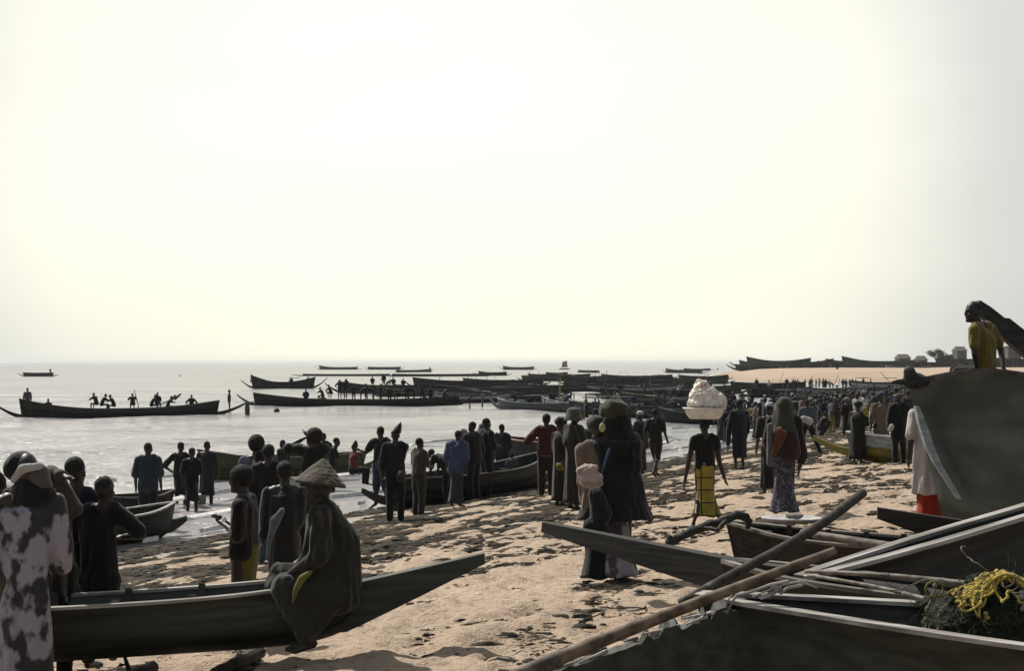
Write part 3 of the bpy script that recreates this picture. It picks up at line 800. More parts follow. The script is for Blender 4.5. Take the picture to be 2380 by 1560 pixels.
# mast, cabin roof and posts of the pale boat
def mast_for(bt, t, h, r, mat, name='mast'):
    p = bt.P(t, .0); mb = MB(); mb.capsule((p[0], 0, p[2] + .05), (p[0] + .04 * h, 0, p[2] + h), r, r * .6, 8); mb.make(name, mat, bt.root)
mast_for(w17, -.62, 2.6, .07, simple('ochre_paint', (.30, .22, .07), (.42, .32, .12)))
mb = MB(); px = w17.P(-.05, .5)
mb.box((px[0], 0, 1.62), (1.1, .62, .035)); mb.make('cabin_roof', WHITE_PAINT, w17.root)
for sx in (-1, 1):
    for sy in (-1, 1):
        mb = MB(); mb.box((px[0] + sx * 1.0, sy * .5, 1.2), (.03, .03, .40)); mb.make('roof_post', RIM_WOOD, w17.root)
mast_for(w4, -.985, .95, .05, RIM_DARK, 'post')
mast_for(w6, .1, 2.4, .06, RIM_DARK); mast_for(packed[2], -.2, 2.6, .06, RIM_DARK); mast_for(packed[4], .1, 2.4, .06, RIM_DARK)
mast_for(packed[3], .4, 2.2, .05, RIM_DARK); mast_for(packed[0], .45, 2.6, .06, RIM_DARK); mast_for(w15, -.8, 1.8, .06, RIM_DARK); mast_for(w15, .2, 2.4, .06, RIM_DARK)
# mooring posts standing in the water
for (u, v, h, r, lab) in ((575, 965, .85, .17, 'thick wooden post in the water at the right beak of the long canoe'),
                    (1121, 946, .75, .07, 'thin mooring post left of the green canoe beak'),
                    (1092, 950, .5, .06, 'thinnest mooring post under the busy canoe beak')):
    d = dwater(v); x, y = XY(u, d)
    t = thing('mooring_post', lab, 'post', (x, y, -.5), 0, 'mooring posts')
    mb = MB(); R = []
    for k in range(7):
        z = (h + .5) * k / 6; rr = r * (1 + .12 * math.sin(k * 2.1)) * (1 - .06 * k / 6)
        R.append([Vector((rr * math.cos(q) * (1 + .08 * math.sin(3 * q + k)), rr * math.sin(q), z)) for q in [2 * math.pi * j / 10 for j in range(10)]])
    mb.rings(R); mb.make('post_shaft', RIM_DARK, t)
    mb = MB(); mb.capsule((0, 0, h + .42), (r * 2.6, .0, h + .56), r * .35, r * .25, 6); mb.make('mooring_rope', RIM_WOOD, t)
for (u, v, lab) in ((643, 959, 'dark round float bobbing below the busy canoe'), (419, 875, 'small dark float far out above the long canoe')):
    d = dwater(v); x, y = XY(u, d); t = thing('float', lab, 'float', (x, y, 0), 0)
    mb = MB(); mb.ellipsoid((0, 0, .10), (.22, .22, .20)); mb.make('float_body', HULL_TAR, t, True)
    mb = MB(); mb.capsule((0, 0, .28), (0, 0, .45 if v > 900 else .8), .035, .02, 6); mb.make('float_stick', RIM_DARK, t)
# pink sail far out
d = dwater(859); x, y = XY(1312, d); t = thing('sail_boat', 'tiny pinkish sail just below the horizon right of centre', 'sailboat', (x, y, 0), 0)
mb = MB(); mb.capsule((-2.4, 0, .3), (2.4, 0, .3), .35, .35, 8); mb.make('hull', HULL_DARK, t)
mb = MB(); mb.add([(-1.6, -.03, 1.0), (1.6, -.03, 1.2), (1.3, -.03, 4.6), (-1.0, -.03, 4.0), (-1.6, .03, 1.0), (1.6, .03, 1.2), (1.3, .03, 4.6), (-1.0, .03, 4.0)],
     [(0, 1, 2, 3), (7, 6, 5, 4), (0, 4, 5, 1), (1, 5, 6, 2), (2, 6, 7, 3), (3, 7, 4, 0)]); mb.make('sail', cloth((.50, .30, .28)), t)
mb = MB(); mb.capsule((1.35, 0, .4), (1.35, 0, 4.9), .06, .04, 6); mb.make('mast', RIM_DARK, t)

# ---- the row of boats drawn up on the far spit
spit = [ # u0,u1,v_keel,dist, depth, rises, spurs(len), hull, label
 (1712, 1806, 864, 430, 1.7, (.5, .3), (3.0, 0), HULL_DARK, 'lowest and leftmost canoe on the sand spit'),
 (1722, 1812, 860, 440, 2.1, (.9, .3), (3.4, 0), HULL_TEAL, 'second canoe of the stack at the left tip of the spit'),
 (1740, 1880, 859, 450, 2.6, (1.4, 1.0), (3.0, 0), HULL_TEAL, 'longest upswept canoe of the stack at the left tip of the spit'),
 (1830, 1932, 861, 455, 2.6, (.3, 1.1), (0, 1.0), HULL_DARK, 'canoe with its stern raised in the middle of the spit row'),
 (1868, 1975, 862, 445, 2.6, (.2, .3), (0, 0), HULL_TEAL, 'blue-grey canoe with pale props at the middle of the spit'),
 (1925, 2010, 861, 460, 2.9, (.8, .2), (2.5, 0), HULL_DARK, 'dark canoe leaning right of the middle of the spit'),
 (1962, 2120, 863, 440, 3.0, (1.6, .4), (3.4, 0), HULL_TEAL, 'high-bowed boat rising above the others on the spit'),
 (2060, 2160, 866, 420, 1.6, (.6, .4), (0, 2.0), HULL_GREY, 'pale banana-shaped canoe on the spit left of the tall bow'),
 (2110, 2230, 862, 450, 2.6, (.3, .5), (2, 0), HULL_DARK, 'dark canoe on the spit behind the tall bow cap'),
 (1790, 1850, 861, 448, 2.2, (.3, .6), (0, 0), HULL_DARK, 'short dark canoe closing the gap right of the upswept stack'),
 (1905, 1950, 862, 440, 2.5, (.5, .2), (0, 0), HULL_TAR, 'short black canoe left of the high-bowed boat'),
 (2000, 2090, 862, 452, 2.9, (.3, .3), (0, 0), HULL_TEAL, 'blue-grey canoe between the high bow and the banana-shaped canoe'),
 (1850, 1910, 863, 438, 1.8, (.2, .2), (0, 0), HULL_BROWN, 'brown canoe lowest in the middle of the spit row'),
 (2180, 2300, 860, 455, 3.4, (.4, .6), (0, 0), HULL_TAR, 'dark boat on the spit hidden by the seated man'),
 (2310, 2440, 868, 400, 4.0, (.4, .4), (0, 0), HULL_TAR, 'dark boat on the spit at the right edge of the picture'),
]
for (u0, u1, vk, d, dep, rs, sp, hm, lab) in spit:
    a = XY(u0, d); b = XY(u1, d + RND.uniform(-8, 8)); g = max(ground(*a), ground(*b), .6)
    zk = CZ - (vk - VH) / F * d
    bt = Boat('pirogue', lab, a, b, zk, dep, 3.4, rise=rs, spur=tuple(SW(l, l * .45, .7, .3) if l else None for l in sp), hull=hm, rim=RIM_DARK, lod=0, thwarts=2,
         group='boats drawn up on the far spit', lip=.1, rimh=.12)
    for k in range(3):
        t = RND.uniform(-.7, .7); p = bt.P(t, -.8)
        mb = MB(); mb.capsule((p[0], p[1] - 1.0, .0), (p[0] + RND.uniform(-1, 1), p[1] - .15, dep * .85), .12, .09, 6); mb.make('prop', RIM_WOOD, bt.root)

# ---------------------------------------------------------------- people
BASEJ = dict(pel=(0, 0, .95), chest=(0, .0, 1.28), neck=(0, -.01, 1.48), head=(0, .02, 1.63),
             shL=(-.185, 0, 1.42), shR=(.185, 0, 1.42), elL=(-.235, -.03, 1.13), elR=(.235, -.03, 1.13), wrL=(-.245, .04, .88), wrR=(.245, .04, .88),
             hipL=(-.09, 0, .92), hipR=(.09, 0, .92), knL=(-.10, .03, .50), knR=(.10, .03, .50), anL=(-.105, -.01, .09), anR=(.105, -.01, .09),
             toL=(-.13, .15, .035), toR=(.13, .15, .035))
POSES = {
 'stand': {},
 'hip_l': dict(elL=(-.40, -.04, 1.18), wrL=(-.20, .04, 1.02)),
 'hips': dict(elL=(-.40, -.04, 1.18), wrL=(-.20, .04, 1.02), elR=(.40, -.04, 1.18), wrR=(.20, .04, 1.02)),
 'walk': dict(knL=(-.09, .20, .52), anL=(-.09, .26, .10), toL=(-.10, .42, .05), knR=(.09, -.05, .50), anR=(.09, -.32, .16), toR=(.10, -.20, .03), elL=(-.24, -.12, 1.14), wrL=(-.24, -.08, .90), elR=(.24, .06, 1.14), wrR=(.24, .22, .93)),
 'carry': dict(elL=(-.25, .05, 1.14), wrL=(-.12, .28, 1.10), elR=(.25, .05, 1.14), wrR=(.12, .28, 1.10)),
 'bend': dict(chest=(0, .22, 1.18), neck=(0, .42, 1.28), head=(0, .56, 1.34), shL=(-.18, .36, 1.25), shR=(.18, .36, 1.25), elL=(-.2, .42, .98), wrL=(-.14, .5, .74), elR=(.2, .42, .98), wrR=(.14, .5, .74)),
 'arm_up': dict(elR=(.36, .05, 1.56), wrR=(.20, .08, 1.80)),
 'point': dict(elL=(-.46, .04, 1.36), wrL=(-.70, .06, 1.30)),
 'reach': dict(elL=(-.30, .16, 1.24), wrL=(-.32, .40, 1.28), knR=(.12, .10, .5), anR=(.14, .02, .09), toR=(.18, .18, .035)),
 'head_load': dict(elL=(-.34, .02, 1.58), wrL=(-.16, .03, 1.80), elR=(.25, -.02, 1.14), wrR=(.27, .06, .9)),
 'crouch': dict(pel=(0, -.05, .42), chest=(0, .10, .70), neck=(0, .2, .88), head=(0, .27, 1.02), shL=(-.185, .17, .83), shR=(.185, .17, .83), elL=(-.26, .34, .62), elR=(.26, .34, .62), wrL=(-.14, .52, .50), wrR=(.14, .52, .50), hipL=(-.09, -.03, .40), hipR=(.09, -.03, .40), knL=(-.18, .33, .50), knR=(.18, .33, .50), anL=(-.14, .05, .09), anR=(.14, .05, .09), toL=(-.18, .22, .03), toR=(.18, .22, .03)),
 'stride': dict(knL=(-.11, .22, .54), anL=(-.11, .34, .12), toL=(-.12, .50, .07), knR=(.11, -.10, .50), anR=(.12, -.40, .18), toR=(.13, -.28, .03), chest=(0, .07, 1.27), neck=(0, .12, 1.46), head=(0, .16, 1.60), shL=(-.18, .08, 1.40), shR=(.18, .1, 1.40), elL=(-.28, -.10, 1.16), wrL=(-.30, -.02, .93), elR=(.27, .22, 1.16), wrR=(.22, .42, 1.05)),
 'sit': dict(pel=(0, 0, .50), chest=(0, .02, .82), neck=(0, .03, 1.02), head=(0, .06, 1.17), shL=(-.185, .03, .96), shR=(.185, .03, .96), elL=(-.25, .06, .70), elR=(.25, .06, .70), wrL=(-.15, .30, .60), wrR=(.15, .30, .60),
             hipL=(-.09, .02, .48), hipR=(.09, .02, .48), knL=(-.12, .44, .50), knR=(.12, .44, .50), anL=(-.12, .42, .09), anR=(.12, .42, .09), toL=(-.13, .58, .03), toR=(.13, .58, .03)),
 'row': dict(pel=(0, 0, .50), chest=(0, .12, .80), neck=(0, .24, .98), head=(0, .32, 1.12), shL=(-.185, .2, .93), shR=(.185, .2, .93), elL=(-.3, .36, .78), elR=(.28, .40, .80), wrL=(-.22, .60, .74), wrR=(.15, .62, .84),
             hipL=(-.09, .02, .48), hipR=(.09, .02, .48), knL=(-.12, .44, .50), knR=(.12, .44, .50), anL=(-.12, .42, .09), anR=(.12, .42, .09), toL=(-.13, .58, .03), toR=(.13, .58, .03)),
}
def rot2(p, a):
    c, s = math.cos(a), math.sin(a); return Vector((c * p[0] - s * p[1], s * p[0] + c * p[1], p[2]))

def add_head(mb, J, k, yaw, lod, tilt=0.0):
    c = J['head']; n = J['neck']
    f = rot2((0, 1, 0), yaw)
    r = f.cross(Vector((0, 0, 1)))
    seg, nr = (22, 14) if lod >= 2 else (12, 8)
    mb.ellipsoid(c + Vector((0, 0, .025 * k)) - f * .01 * k, (.076 * k, .098 * k, .108 * k), seg, nr, yaw)
    mb.ellipsoid(c + f * .025 * k - Vector((0, 0, .05 * k)), (.058 * k, .068 * k, .075 * k), seg, nr, yaw)
    mb.capsule(n - Vector((0, 0, .05 * k)), c - Vector((0, 0, .03 * k)), .058 * k, .055 * k, 12)
    if lod >= 1:
        mb.ellipsoid(c + f * .092 * k - Vector((0, 0, .022 * k)), (.016 * k, .022 * k, .022 * k), 8, 6, yaw)
        for s in (-1, 1): mb.ellipsoid(c + r * s * .078 * k - Vector((0, 0, .01 * k)), (.010 * k, .02 * k, .03 * k), 8, 6, yaw)
    if lod >= 2:
        mb.capsule(c + f * .088 * k + Vector((0, 0, .02 * k)), c + f * .098 * k - Vector((0, 0, .02 * k)), .010 * k, .014 * k, 8)
        mb.capsule(c + f * .078 * k - r * .018 * k - Vector((0, 0, .055 * k)), c + f * .078 * k + r * .018 * k - Vector((0, 0, .055 * k)), .013 * k, .013 * k, 8)
        mb.capsule(c + f * .076 * k - r * .014 * k - Vector((0, 0, .073 * k)), c + f * .076 * k + r * .014 * k - Vector((0, 0, .073 * k)), .012 * k, .012 * k, 8)
        mb.ellipsoid(c + f * .07 * k - Vector((0, 0, .10 * k)), (.028 * k, .024 * k, .022 * k), 10, 6, yaw)
        for s in (-1, 1):
            mb.capsule(c + f * .086 * k + r * .012 * s * k + Vector((0, 0, .028 * k)), c + f * .072 * k + r * .045 * s * k + Vector((0, 0, .03 * k)), .010 * k, .008 * k, 6)
            mb.ellipsoid(c + f * .062 * k + r * .04 * s * k - Vector((0, 0, .03 * k)), (.02 * k, .02 * k, .02 * k), 8, 6, yaw)

def add_hand(mb, el, wr, k, lod, yaw, curl=.5):
    d = (wr - el); d = d.normalized() if d.length > 1e-5 else Vector((0, 0, -1))
    f = rot2((0, 1, 0), yaw)
    s = d.cross(f)
    if s.length < .2: s = d.cross(Vector((0, 0, 1)))
    s.normalize(); nrm = s.cross(d)
    pc = wr + d * .05 * k
    mb.capsule(wr, wr + d * .075 * k, .026 * k, .030 * k, 10, .75, s)
    if lod >= 2:
        for i, (o, l) in enumerate(((-.026, .062), (-.009, .072), (.009, .068), (.026, .052))):
            a = wr + d * .085 * k + nrm * o * k
            b = a + d * l * .5 * k + s * .008 * k * curl
            e = b + d * l * .42 * k * (1 - .35 * curl) + s * .03 * k * curl
            mb.capsule(a - d * .02 * k, b, .0095 * k, .009 * k, 8); mb.capsule(b, e, .009 * k, .0075 * k, 8)
        a = wr + d * .03 * k - nrm * .026 * k
        b = a + d * .035 * k - nrm * .022 * k; e = b + d * .03 * k + s * .012 * k
        mb.capsule(a, b, .012 * k, .0105 * k, 8); mb.capsule(b, e, .0105 * k, .009 * k, 8)
    else:
        mb.capsule(wr + d * .07 * k, wr + d * .14 * k, .024 * k, .014 * k, 8, .5, s)
        mb.capsule(wr + d * .03 * k - nrm * .02 * k, wr + d * .07 * k - nrm * .045 * k, .013 * k, .010 * k, 6)

def body_mesh(J, k, yaw, lod, head_yaw):
    mb = MB(); sg = 12
    mid = lambda a, b, t=.5: J[a].lerp(J[b], t)
    for s in 'LR':
        sh, el, wr, hp, kn, an, to = (J[j + s] for j in ('sh', 'el', 'wr', 'hip', 'kn', 'an', 'to'))
        cen = J['chest']
        shi = sh.lerp(J['neck'], .35)
        mb.capsule(hp.lerp(J['pel'], .2), cen.lerp(shi, .35), .088 * k, .090 * k, sg, 1)
        mb.capsule(cen.lerp(shi, .3), sh.lerp(J['neck'], .45), .088 * k, .062 * k, sg, 1)
        mb.capsule(J['neck'].lerp(sh, .2), sh, .05 * k, .062 * k, sg, 1)
        mb.capsule(sh, el, .056 * k, .041 * k, sg); mb.capsule(el, wr, .041 * k, .027 * k, sg)
        mb.capsule(hp, kn, .088 * k, .056 * k, sg); mb.capsule(kn, kn.lerp(an, .35), .055 * k, .053 * k, sg); mb.capsule(kn.lerp(an, .3), an, .054 * k, .034 * k, sg)
        mb.capsule(an + (an - to) * .15 - Vector((0, 0, .025 * k)), to, .036 * k, .028 * k, sg, .8)
        mb.ellipsoid(to + (to - an) * .12, (.042 * k, .042 * k, .022 * k), 10, 6)
        if lod >= 1: add_hand(mb, el, wr, k, lod, yaw)
    mb.capsule(J['pel'], J['chest'], .098 * k, .10 * k, sg)
    add_head(mb, J, k, head_yaw, lod)
    return mb

def ringloft(mb, pts, seg, fold=0.0, nf=9, seed=0, power=1.6):
    """pts: list of (centre, rx, ry, yaw); folds grow downwards"""
    rr = random.Random(seed); ph = [rr.uniform(0, 6.28) for _ in range(3)]; R = []
    n = len(pts)
    for i, (c, rx, ry, yw) in enumerate(pts):
        g = (i / (n - 1)) ** power; ring = []
        for j in range(seg):
            q = 2 * math.pi * j / seg
            m = 1 + fold * g * (math.sin(nf * q + ph[0] + .8 * math.sin(i * .22)) * .6 + math.sin((nf * 2 - 3) * q + ph[1]) * .3 + math.sin(3 * q + ph[2]) * .35)
            p = rot2((rx * m * math.cos(q), ry * m * math.sin(q), 0), yw)
            ring.append(Vector(c) + p + Vector((0, 0, .012 * g * math.sin(4 * q + ph[0]))))
        R.append(ring)
    mb.rings(R)

def person(label, u, v=None, d=None, vh=None, H=None, yaw=0.0, pose='stand', px=None, out=(), lod=1, group=None, zbase=None, skin=SKIN,
           head_yaw=None, lean=(0, 0), custom=None, base=None, floor=None):
    """placed by the foot row v, or by the head row vh at distance d"""
    if base is not None: P = Vector(base); d = P.y
    elif d is None: P = G(u, v, floor); d = P.y
    else:
        x = (u - U0) / F * d; P = Vector((x, d, ground(x, d) if zbase is None else zbase))
        if vh is not None and zbase is None and H is not None: P.z = CZ - (vh - VH) / F * d - H
    if H is None:
        H = CZ - (vh - VH) / F * d - P.z if vh is not None else 1.7
    H = max(.5, H)
    k = H / 1.77
    yw = math.radians(yaw)
    hy = yw if head_yaw is None else math.radians(head_yaw)
    J = {}
    src = dict(BASEJ); src.update(POSES[pose])
    for n, p in src.items():
        q = rot2(Vector(p) * k, yw)
        t = max(0, q.z - .9 * k)
        q += Vector((lean[0] * t, lean[1] * t, 0)); J[n] = q
    if px:
        for n, (uu, vv, dd) in px.items(): J[n] = W(uu, vv, d + dd) - P
    root = thing('person', label, 'person', P, 0, group)
    vox = {0: .030, 1: .016, 2: .0085}[lod]
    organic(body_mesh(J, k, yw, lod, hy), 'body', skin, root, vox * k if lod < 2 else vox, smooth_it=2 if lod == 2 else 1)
    seg = {0: 18, 1: 44, 2: 84}[lod]; nr = {0: 7, 1: 14, 2: 34}[lod]
    seed = int(abs(P.x * 977 + P.y * 131)) + 1
    cvox = {0: .034, 1: .020, 2: .013}[lod]
    dsp = {0: 0, 1: .03, 2: .035}[lod]
    for g in out:
        kind, mat = g[0], g[1]; o = g[2] if len(g) > 2 else {}
        if kind == 'shirt':
            inf = o.get('inf', .022) * .62 * k; sl = o.get('sleeve', .5); hem = o.get('hem', .0)
            mb = MB()
            for s in 'LR':
                sh, el, wr, hp = J['sh' + s], J['el' + s], J['wr' + s], J['hip' + s]
                shi = sh.lerp(J['neck'], .35); c = J['chest']
                mb.capsule(hp.lerp(J['pel'], .2) - Vector((0, 0, hem * k)), c.lerp(shi, .35), .098 * k + inf, .098 * k + inf, 12)
                mb.capsule(c.lerp(shi, .3), sh.lerp(J['neck'], .45), .10 * k + inf, .062 * k + inf, 12)
                mb.capsule(J['neck'].lerp(sh, .35), sh, .05 * k + inf * .6, .062 * k + inf * .8, 12)
                if sl > 0:
                    e1 = sh.lerp(el, min(1, sl / .55)); mb.capsule(sh, e1, .060 * k + inf * .8, .055 * k + inf, 12)
                    if sl > .55: mb.capsule(el, el.lerp(wr, (sl - .55) / .45), .048 * k + inf * .8, .036 * k + inf, 12)
            mb.capsule(J['pel'] - Vector((0, 0, hem * k)), J['chest'], .108 * k + inf, .108 * k + inf, 12)
            organic(mb, 'shirt', mat, root, cvox, 0, smooth_it=2, fold=((.016 if lod == 2 else .022) * k, 11, 2.2) if lod else None)
        elif kind == 'trousers':
            ln = o.get('len', 1.0); inf = o.get('inf', .02) * k; mb = MB()
            for s in 'LR':
                hp, kn, an = J['hip' + s], J['kn' + s], J['an' + s]
                mb.capsule(J['pel'].lerp(hp, .6), hp, .10 * k + inf, .095 * k + inf, 12)
                mb.capsule(hp, hp.lerp(kn, min(1, ln * 2)), .090 * k + inf, .062 * k + inf, 12)
                if ln > .5: mb.capsule(kn, kn.lerp(an, (ln - .5) * 2), .060 * k + inf, .045 * k + inf, 12)
            mb.capsule(J['pel'] + Vector((0, 0, .03 * k)), J['pel'] - Vector((0, 0, .02 * k)), .115 * k + inf, .12 * k + inf, 12)
            organic(mb, 'trousers', mat, root, cvox, 0, smooth_it=2, fold=(.012 * k, 12, 3) if lod else None)
        elif kind == 'skirt':
            hem = o.get('hem', .12) * k; fl = o.get('flare', 1.0); mb = MB(); pts = []
            top = J['pel'] + Vector((0, 0, .09 * k)); fm = (J['anL'] + J['anR']) / 2
            spread = (J['anL'] - J['anR']).length / 2
            for i in range(nr):
                t = i / (nr - 1); z = top.z + (hem - top.z) * t
                c = Vector((top.x + (fm.x - top.x) * t ** 1.4, top.y + (fm.y - top.y) * t ** 1.4, z))
                hipb = math.exp(-((t - .16) / .16) ** 2)
                rx = (.135 + .042 * hipb + (.015 * t + spread / k * .22 * t ** 3 + .026 * t ** 4) * fl - .018 * math.sin(t * 3.1)) * k
                pts.append((c, rx, rx * (.78 + .1 * t), yw))
            ringloft(mb, pts, seg, o.get('fold', .10), 7, seed)
            mb.make('skirt', mat, root, True)
        elif kind == 'robe':
            hem = o.get('hem', .14) * k; wd = o.get('w', 1.0); mb = MB(); pts = []
            nk = J['neck']; fm = (J['anL'] + J['anR']) / 2; pel = J['pel']
            prof = [(0, .06), (.035, .10), (.08, .18), (.14, .20), (.3, .182), (.45, .185), (.6, .20), (.8, .205), (1, .225)]
            for i in range(nr + 4):
                t = i / (nr + 3); z = nk.z + .01 * k + (hem - nk.z) * t
                if z > pel.z: w_ = (nk.z - z) / max(.01, nk.z - pel.z); c = nk.lerp(pel, min(1, max(0, w_)))
                else: w_ = (pel.z - z) / max(.01, pel.z - hem); c = pel.lerp(Vector((fm.x, fm.y, hem)), min(1, w_))
                for a, b in zip(prof, prof[1:]):
                    if a[0] <= t <= b[0]: r_ = a[1] + (b[1] - a[1]) * (t - a[0]) / (b[0] - a[0])
                r_ *= k * (wd if t > .1 else 1) * (1 + (o.get('bell', 0)) * t * t)
                pts.append((Vector((c.x, c.y, z)), r_ * (1.05 if t < .3 else 1), r_ * .76, yw))
            ringloft(mb, pts, seg, o.get('fold', .11), 8, seed, 1.0)
            sl = o.get('sleeve', .8)
            if sl:
                for s in 'LR':
                    sh, el, wr = J['sh' + s], J['el' + s], J['wr' + s]
                    mb.capsule(sh, sh.lerp(el, min(1, sl / .55)), .075 * k, .075 * k, 12)
                    if sl > .55: mb.capsule(el, el.lerp(wr, (sl - .55) / .45), .068 * k, .06 * k, 12)
            if lod == 2: organic(mb, 'robe', mat, root, .014, 0, smooth_it=1, fold=(.02, 12, 1.2))
            else: mb.make('robe', mat, root, True)
        elif kind == 'hair':
            s_ = o.get('s', 1.0); f = rot2((0, 1, 0), hy); mb = MB()
            mb.ellipsoid(J['head'] + Vector((0, 0, .045 * k)) - f * .022 * k, (.080 * k * s_, .095 * k * s_, .088 * k * s_), 16, 10, hy)
            organic(mb, 'hair', HAIR, root, {0: .02, 1: .014, 2: .009}[lod], .012 if lod else 0, .02, 1)
        elif kind == 'cap':
            f = rot2((0, 1, 0), hy); mb = MB(); c = J['head'] + Vector((0, 0, .07 * k))
            mb.ellipsoid(c - f * .01 * k, (.088 * k, .106 * k, .075 * k), 14, 8, hy)
            if o.get('peak'): mb.capsule(c + f * .08 * k, c + f * .15 * k - Vector((0, 0, .015 * k)), .045 * k, .04 * k, 8, .25, (0, 0, 1))
            mb.make('cap', mat, root, True)
        elif kind == 'pointcap':
            mb = MB(); c = J['head']; R = []
            off = o.get('off', (.02, 0))
            for i in range(9):
                t = i / 8; rr = .090 * k * (1 - t ** 1.5) + .008 * k
                cc = c + Vector((off[0] * t * 2 * k, off[1] * t * k, (.035 + .21 * t) * k))
                R.append([cc + rot2((rr * math.cos(q), rr * 1.15 * math.sin(q), 0), hy) for q in [2 * math.pi * j / 14 for j in range(14)]])
            mb.rings(R); mb.make('knitted_cap', mat, root, True)
        elif kind == 'headwrap':
            s_ = o.get('s', 1.0); mb = MB(); c = J['head'] + Vector((o.get('dx', 0) * k, 0, .075 * k)); R = []
            for i in range(12):
                t = math.pi * (i + .5) / 12
                R.append([c + Vector((math.cos(q) * .128 * k * s_ * math.sin(t) ** .7 * (1 + .05 * math.sin(5 * q + i)), math.sin(q) * .125 * k * s_ * math.sin(t) ** .7,
                          (-.085 * math.cos(t) + .012 * math.sin(q * 2 + i * 1.3)) * k * s_)) for q in [2 * math.pi * j / 20 for j in range(20)]])
            mb.rings(R); mb.make('head_wrap', mat, root, True)
        elif kind == 'veil':
            mb = MB(); pts = []; c = J['head']
            for i in range(nr):
                t = i / (nr - 1); z = c.z + (.155 - (.17 + o.get('len', .5)) * t) * k
                r_ = (.03 + .085 * min(1, t * 5) ** .5 + max(0, t - .32) * o.get('w', .22)) * k
                cc = c.lerp(J['chest'], max(0, t - .25) * .8)
                pts.append((Vector((cc.x, cc.y, z)) - rot2((0, 1, 0), hy) * .02 * k, r_ * 1.08, r_, hy))
            ringloft(mb, pts, seg, .10, 6, seed); mb.make('veil', mat, root, True)
        elif kind == 'blob':   # drapery shaped along given screen-measured limbs
            mb = MB()
            for (a, b, ra, rb) in o['caps']:
                mb.capsule(W(a[0], a[1], d + a[2]) - P, W(b[0], b[1], d + b[2]) - P, ra, rb, 14)
            organic(mb, o.get('name', 'cloth'), mat, root, o.get('vox', cvox), 0, o.get('ds', .1), o.get('it', 3), fold=(o.get('disp', .035) * .5, 13, 2.5) if o.get('disp', 1) else None)
        elif kind == 'straw':
            mb = MB(); a = W(*o['apex'][:2], d + o['apex'][2]) - P; b = W(*o['base'][:2], d + o['base'][2]) - P
            ax = (a - b).normalized(); x = ax.cross(Vector((0, 1, 0))).normalized(); y = ax.cross(x)
            R0, R1 = [], []
            n = 15
            for i in range(n):
                t = i / (n - 1); rr = o['r'] * (.025 + .975 * t) * (1 + .012 * (i % 2))
                cc = a.lerp(b, t ** 1.12)
                R0.append([cc + (x * math.cos(q) + y * math.sin(q)) * rr * (1 + .008 * math.sin(9 * q + i)) for q in [2 * math.pi * j / 48 for j in range(48)]])
            for i in range(n - 1, -1, -1):
                t = i / (n - 1); rr = o['r'] * (.015 + .96 * t); cc = a.lerp(b, t ** 1.12) - ax * .015
                R0.append([cc + (x * math.cos(q) + y * math.sin(q)) * rr for q in [2 * math.pi * j / 48 for j in range(48)]])
            mb.rings(R0); mb.make('straw_hat', mat, root)
    root['_k'] = k
    return root, J, P, d, k

C = cloth
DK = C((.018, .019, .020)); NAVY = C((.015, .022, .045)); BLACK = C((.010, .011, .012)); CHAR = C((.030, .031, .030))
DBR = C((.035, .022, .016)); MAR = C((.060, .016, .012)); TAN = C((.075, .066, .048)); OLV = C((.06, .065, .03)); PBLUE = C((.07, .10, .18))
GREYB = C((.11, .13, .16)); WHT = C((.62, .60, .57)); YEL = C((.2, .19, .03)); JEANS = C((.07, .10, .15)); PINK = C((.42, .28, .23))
GRN = C((.02, .035, .024)); MUST = C((.42, .28, .045)); LILAC = C((.17, .15, .18)); ORNG = C((.17, .06, .025)); RED = C((.50, .045, .018))

